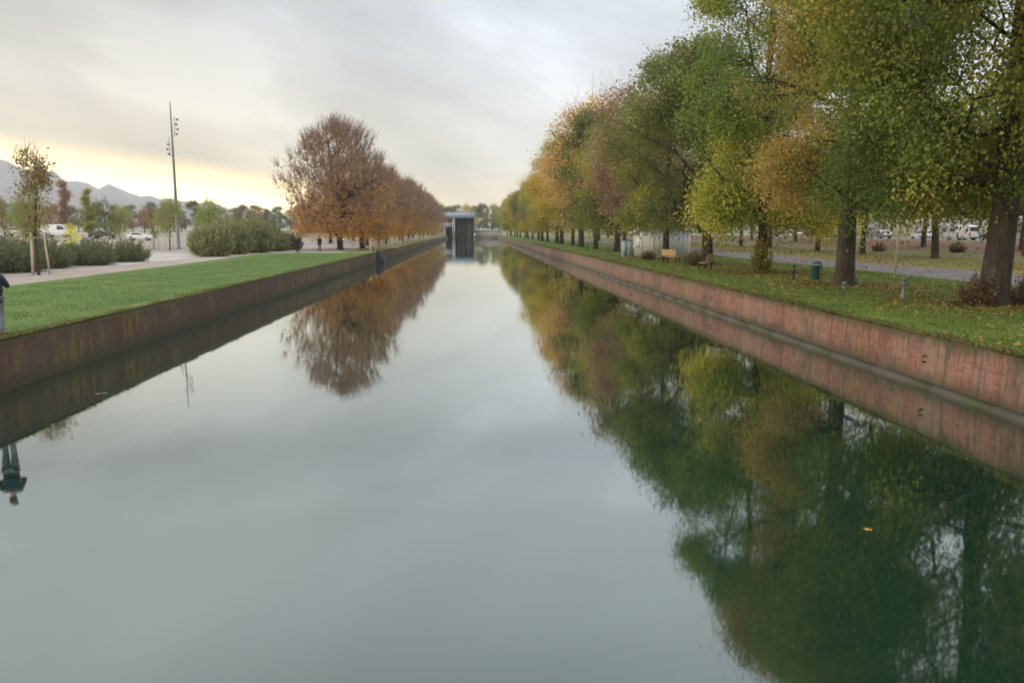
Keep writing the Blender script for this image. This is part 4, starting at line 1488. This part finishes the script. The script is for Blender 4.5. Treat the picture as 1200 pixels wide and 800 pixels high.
def person(loc, rz, label, coat, legs, pose, sc=1.0, detail=True, group=None):
    e = empty('person', loc, rz, sc)
    tag(e, label, 'person', group)
    # facing -Y; z up; 1.75 m tall
    st = pose.get('stride', 0)
    hipz, shz = .92, 1.44
    J = {'pel': (0, 0, .95), 'bel': (0, .0, 1.10), 'che': (0, .01, 1.30), 'nek': (0, .0, 1.49), 'hd0': (0, -.015, 1.58), 'hd1': (0, -.02, 1.67), 'hd2': (0, -.01, 1.73)}
    R0 = {'pel': (.15, .11), 'bel': (.14, .10), 'che': (.165, .115), 'nek': .058, 'hd0': (.068, .078), 'hd1': (.078, .095), 'hd2': (.055, .07)}
    E0 = [('pel', 'bel'), ('bel', 'che'), ('che', 'nek'), ('nek', 'hd0'), ('hd0', 'hd1'), ('hd1', 'hd2')]
    for s, n in ((-1, 'L'), (1, 'R')):
        f = st * s
        J['hip' + n] = (s * .095, 0, .88)
        J['kne' + n] = (s * .10, -.05 - max(0, f) * .5 + min(0, f) * -.1, .49)
        J['ank' + n] = (s * .105, .02 - f * .75, .09)
        J['toe' + n] = (s * .125, -.15 - f * .75, .04)
        R0.update({'hip' + n: .092, 'kne' + n: .06, 'ank' + n: .042, 'toe' + n: (.045, .03)})
        E0 += [('pel', 'hip' + n), ('hip' + n, 'kne' + n), ('kne' + n, 'ank' + n), ('ank' + n, 'toe' + n)]
        J['sho' + n] = (s * .185, .015, 1.42)
        if pose.get('hands') == 'chest':
            J['elb' + n] = (s * .30, -.04, 1.17)
            J['wri' + n] = (s * .09, -.27, 1.27)
            J['pal' + n] = (s * .055, -.33, 1.30)
        else:
            sw = -f * .6
            J['elb' + n] = (s * .235, .03 + sw * .3, 1.14)
            J['wri' + n] = (s * .235, -.05 + sw, .89)
            J['pal' + n] = (s * .235, -.07 + sw * 1.1, .81)
        R0.update({'sho' + n: .062, 'elb' + n: .043, 'wri' + n: .030, 'pal' + n: (.040, .022)})
        E0 += [('che', 'sho' + n), ('sho' + n, 'elb' + n), ('elb' + n, 'wri' + n), ('wri' + n, 'pal' + n)]

    def sub(names, scale, ends=None):
        idx = {n: i for i, n in enumerate(names)}
        V = [J[n] for n in names]
        E = [(idx[a], idx[b]) for a, b in E0 if a in idx and b in idx]
        rr_ = []
        for n in names:
            q = R0[n]
            k = scale.get(n, scale['*']) if isinstance(scale, dict) else scale
            rr_.append(tuple(x * k for x in q) if isinstance(q, tuple) else q * k)
        return V, E, rr_

    names = list(J)
    V, E, rr_ = sub(names, {'*': .9, 'toeL': .55, 'toeR': .55, 'ankL': .7, 'ankR': .7, 'nek': 1, 'hd0': 1, 'hd1': 1, 'hd2': 1, 'palL': 1, 'palR': 1})
    V, rr_ = list(V), list(rr_)
    if detail:
        # nose, ears
        for p, q, b in (((0, -.125, 1.645), .012, 'hd1'), ((.085, 0, 1.65), .014, 'hd1'), ((-.085, 0, 1.65), .014, 'hd1')):
            V.append(p)
            rr_.append(q)
            E.append((names.index(b), len(V) - 1))
        for s, n in ((-1, 'L'), (1, 'R')):
            pal = Vector(J['pal' + n])
            wri = Vector(J['wri' + n])
            d = (pal - wri).normalized()
            side = Vector((0, 0, 1)) if pose.get('hands') == 'chest' else Vector((0, 1, 0))
            side = (side - d * side.dot(d)).normalized()
            inn = Vector((-s, 0, 0))
            inn = (inn - d * inn.dot(d)).normalized()
            for k in range(4):
                b0 = pal + side * (.027 - k * .018) + d * .02
                L = (.072, .080, .075, .058)[k]
                p1 = b0 + d * L * .5
                p2 = b0 + d * L * .82 + inn * L * .35
                i0 = len(V)
                V += [tuple(b0), tuple(p1), tuple(p2)]
                rr_ += [.0095, .0088, .0075]
                E += [(names.index('pal' + n), i0), (i0, i0 + 1), (i0 + 1, i0 + 2)]
            b0 = wri + d * .03 + side * .025
            p1 = b0 + d * .035 + side * .025 + inn * .02
            i0 = len(V)
            V += [tuple(b0), tuple(p1), tuple(p1 + d * .03 + inn * .015)]
            rr_ += [.012, .0105, .009]
            E += [(names.index('wri' + n), i0), (i0, i0 + 1), (i0 + 1, i0 + 2)]
    skin_mesh('body', V, E, rr_, M['skin'], e, 2)
    jk = ['pel', 'bel', 'che'] + [a + n for n in 'LR' for a in ('sho', 'elb', 'wri')]
    sc_j = {'*': 1.28, 'pel': 1.18, 'bel': 1.22, 'che': 1.12, 'wriL': 1.35, 'wriR': 1.35}
    Vj, Ej, Rj = sub(jk, sc_j)
    Vj.append((0, .0, 1.475))
    Rj.append(.075)
    Ej.append((jk.index('che'), len(Vj) - 1))
    Vj.append((0, 0, .84))
    Rj.append((.175, .125))
    Ej.append((0, len(Vj) - 1))
    # stop sleeves short of the wrist
    for n in 'LR':
        i = jk.index('wri' + n)
        a, b = Vector(J['elb' + n]), Vector(J['wri' + n])
        Vj[i] = tuple(a.lerp(b, .88))
    skin_mesh('jacket', Vj, Ej, Rj, M[coat], e, 2)
    tr = ['pel'] + [a + n for n in 'LR' for a in ('hip', 'kne', 'ank')]
    skin_mesh('trousers', *sub(tr, {'*': 1.22, 'pel': 1.0, 'ankL': 1.7, 'ankR': 1.7}), M[legs], e, 2)
    for n in 'LR':
        a, t_ = Vector(J['ank' + n]), Vector(J['toe' + n])
        skin_mesh('shoe', [tuple(a + Vector((0, .04, -.045))), tuple(a + Vector((0, -.03, -.04))), tuple(t_ + Vector((0, 0, 0))), tuple(t_ + Vector((0, -.03, -.004)))], [(0, 1), (1, 2), (2, 3)], [(.055, .05), (.06, .055), (.06, .045), (.045, .034)], M['shoe'], e, 2)
    hr = skin_mesh('hair', [(0, .035, 1.58), (0, .03, 1.68), (0, .0, 1.745), (0, -.06, 1.75)], [(0, 1), (1, 2), (2, 3)], [(.085, .06), (.105, .09), (.105, .075), (.085, .045)], M['hair'], e, 2)
    if detail:
        for s in (-1, 1):
            MB().lathe([(.004, -.008), (.012, -.004), (.012, .004), (.004, .008)], 8).build('eye', M['hair'], e, loc=(s * .031, -.108, 1.665))
        MB().box(-.024, .024, -.112, -.100, 1.598, 1.606).build('mouth', M['tan_bag'], e)
    return e


p = person((-11.60, 19.35, QZ), R_(198), 'person in dark navy jacket and grey trousers at the left quay edge', 'navy', 'jeans', {'hands': 'chest', 'stride': .12}, 1.0)
ph = MB().box(-.04, .04, -.006, .006, -.075, .075).build('phone', M['dark_metal'], bevel=.004)
ph.location = (-11.60, 19.35, QZ)
ph.matrix_world = p.matrix_basis @ Matrix.Translation((0, -.40, 1.33)) @ Matrix.Rotation(R_(-35), 4, 'X')
tag(ph, 'small dark phone in the hands of the person on the left quay edge', 'phone')
person((-19.6, 88.5, QZ), R_(20), 'person in black walking on the path beside the willow scrub', 'black_cloth', 'dark_trousers', {'stride': .22}, 1.05, False, 'people walking by the left-hand trees')
person((-18.6, 96.0, QZ), R_(190), 'person in black beside the trunk of the biggest rusty tree', 'black_cloth', 'dark_trousers', {'stride': .15}, 1.03, False, 'people walking by the left-hand trees')
person((-14.0, 118, QZ), R_(10), 'person in a dark coat among the pale posts on the left quay', 'black_cloth', 'dark_trousers', {'stride': .2}, 1.05, False, 'people walking by the left-hand trees')


# ------------------------------------------------------------ things on the water
def unproj_water(px, py):
    f_, p_, y_ = 906, R_(8.2), R_(2.9)
    dx, dy = (px - 600) / f_, (400 - py) / f_
    Y, Z = math.cos(p_) + dy * math.sin(p_), -math.sin(p_) + dy * math.cos(p_)
    t_ = -CAM_H / Z
    X, Y = dx * t_, Y * t_
    return X * math.cos(y_) + Y * math.sin(y_), -X * math.sin(y_) + Y * math.cos(y_)


x, y = unproj_water(1017, 620)
mb = MB()
o = [(math.cos(a) * (.075 + .03 * math.cos(5 * a)), math.sin(a) * (.075 + .03 * math.cos(5 * a))) for a in np.linspace(0, 6.283, 21)[:-1]]
mb.prism([(a_ * .62, b_ * .62) for a_, b_ in o], .004, .008, 'z')
lf = mb.build('floating_leaf', M['leaf_floating'], loc=(x, y, 0))
tag(lf, 'single orange leaf floating on the dark tree reflection', 'leaf')
x, y = unproj_water(118, 461)
mb = MB()
rd = random.Random(4)
for k in range(9):
    a, b, s = rd.uniform(-.07, .10), rd.uniform(-.07, .07), rd.uniform(.04, .09)
    mb.prism([(a + s * math.cos(q) * rd.uniform(.7, 1), b + .6 * s * math.sin(q)) for q in np.linspace(0, 6.283, 9)[:-1]], .002 + k * .0006, .005 + k * .0011, 'z')
db = mb.build('floating_scum', M['debris'], loc=(x, y, 0))
tag(db, 'pale scrap floating near the left quay wall', 'debris')
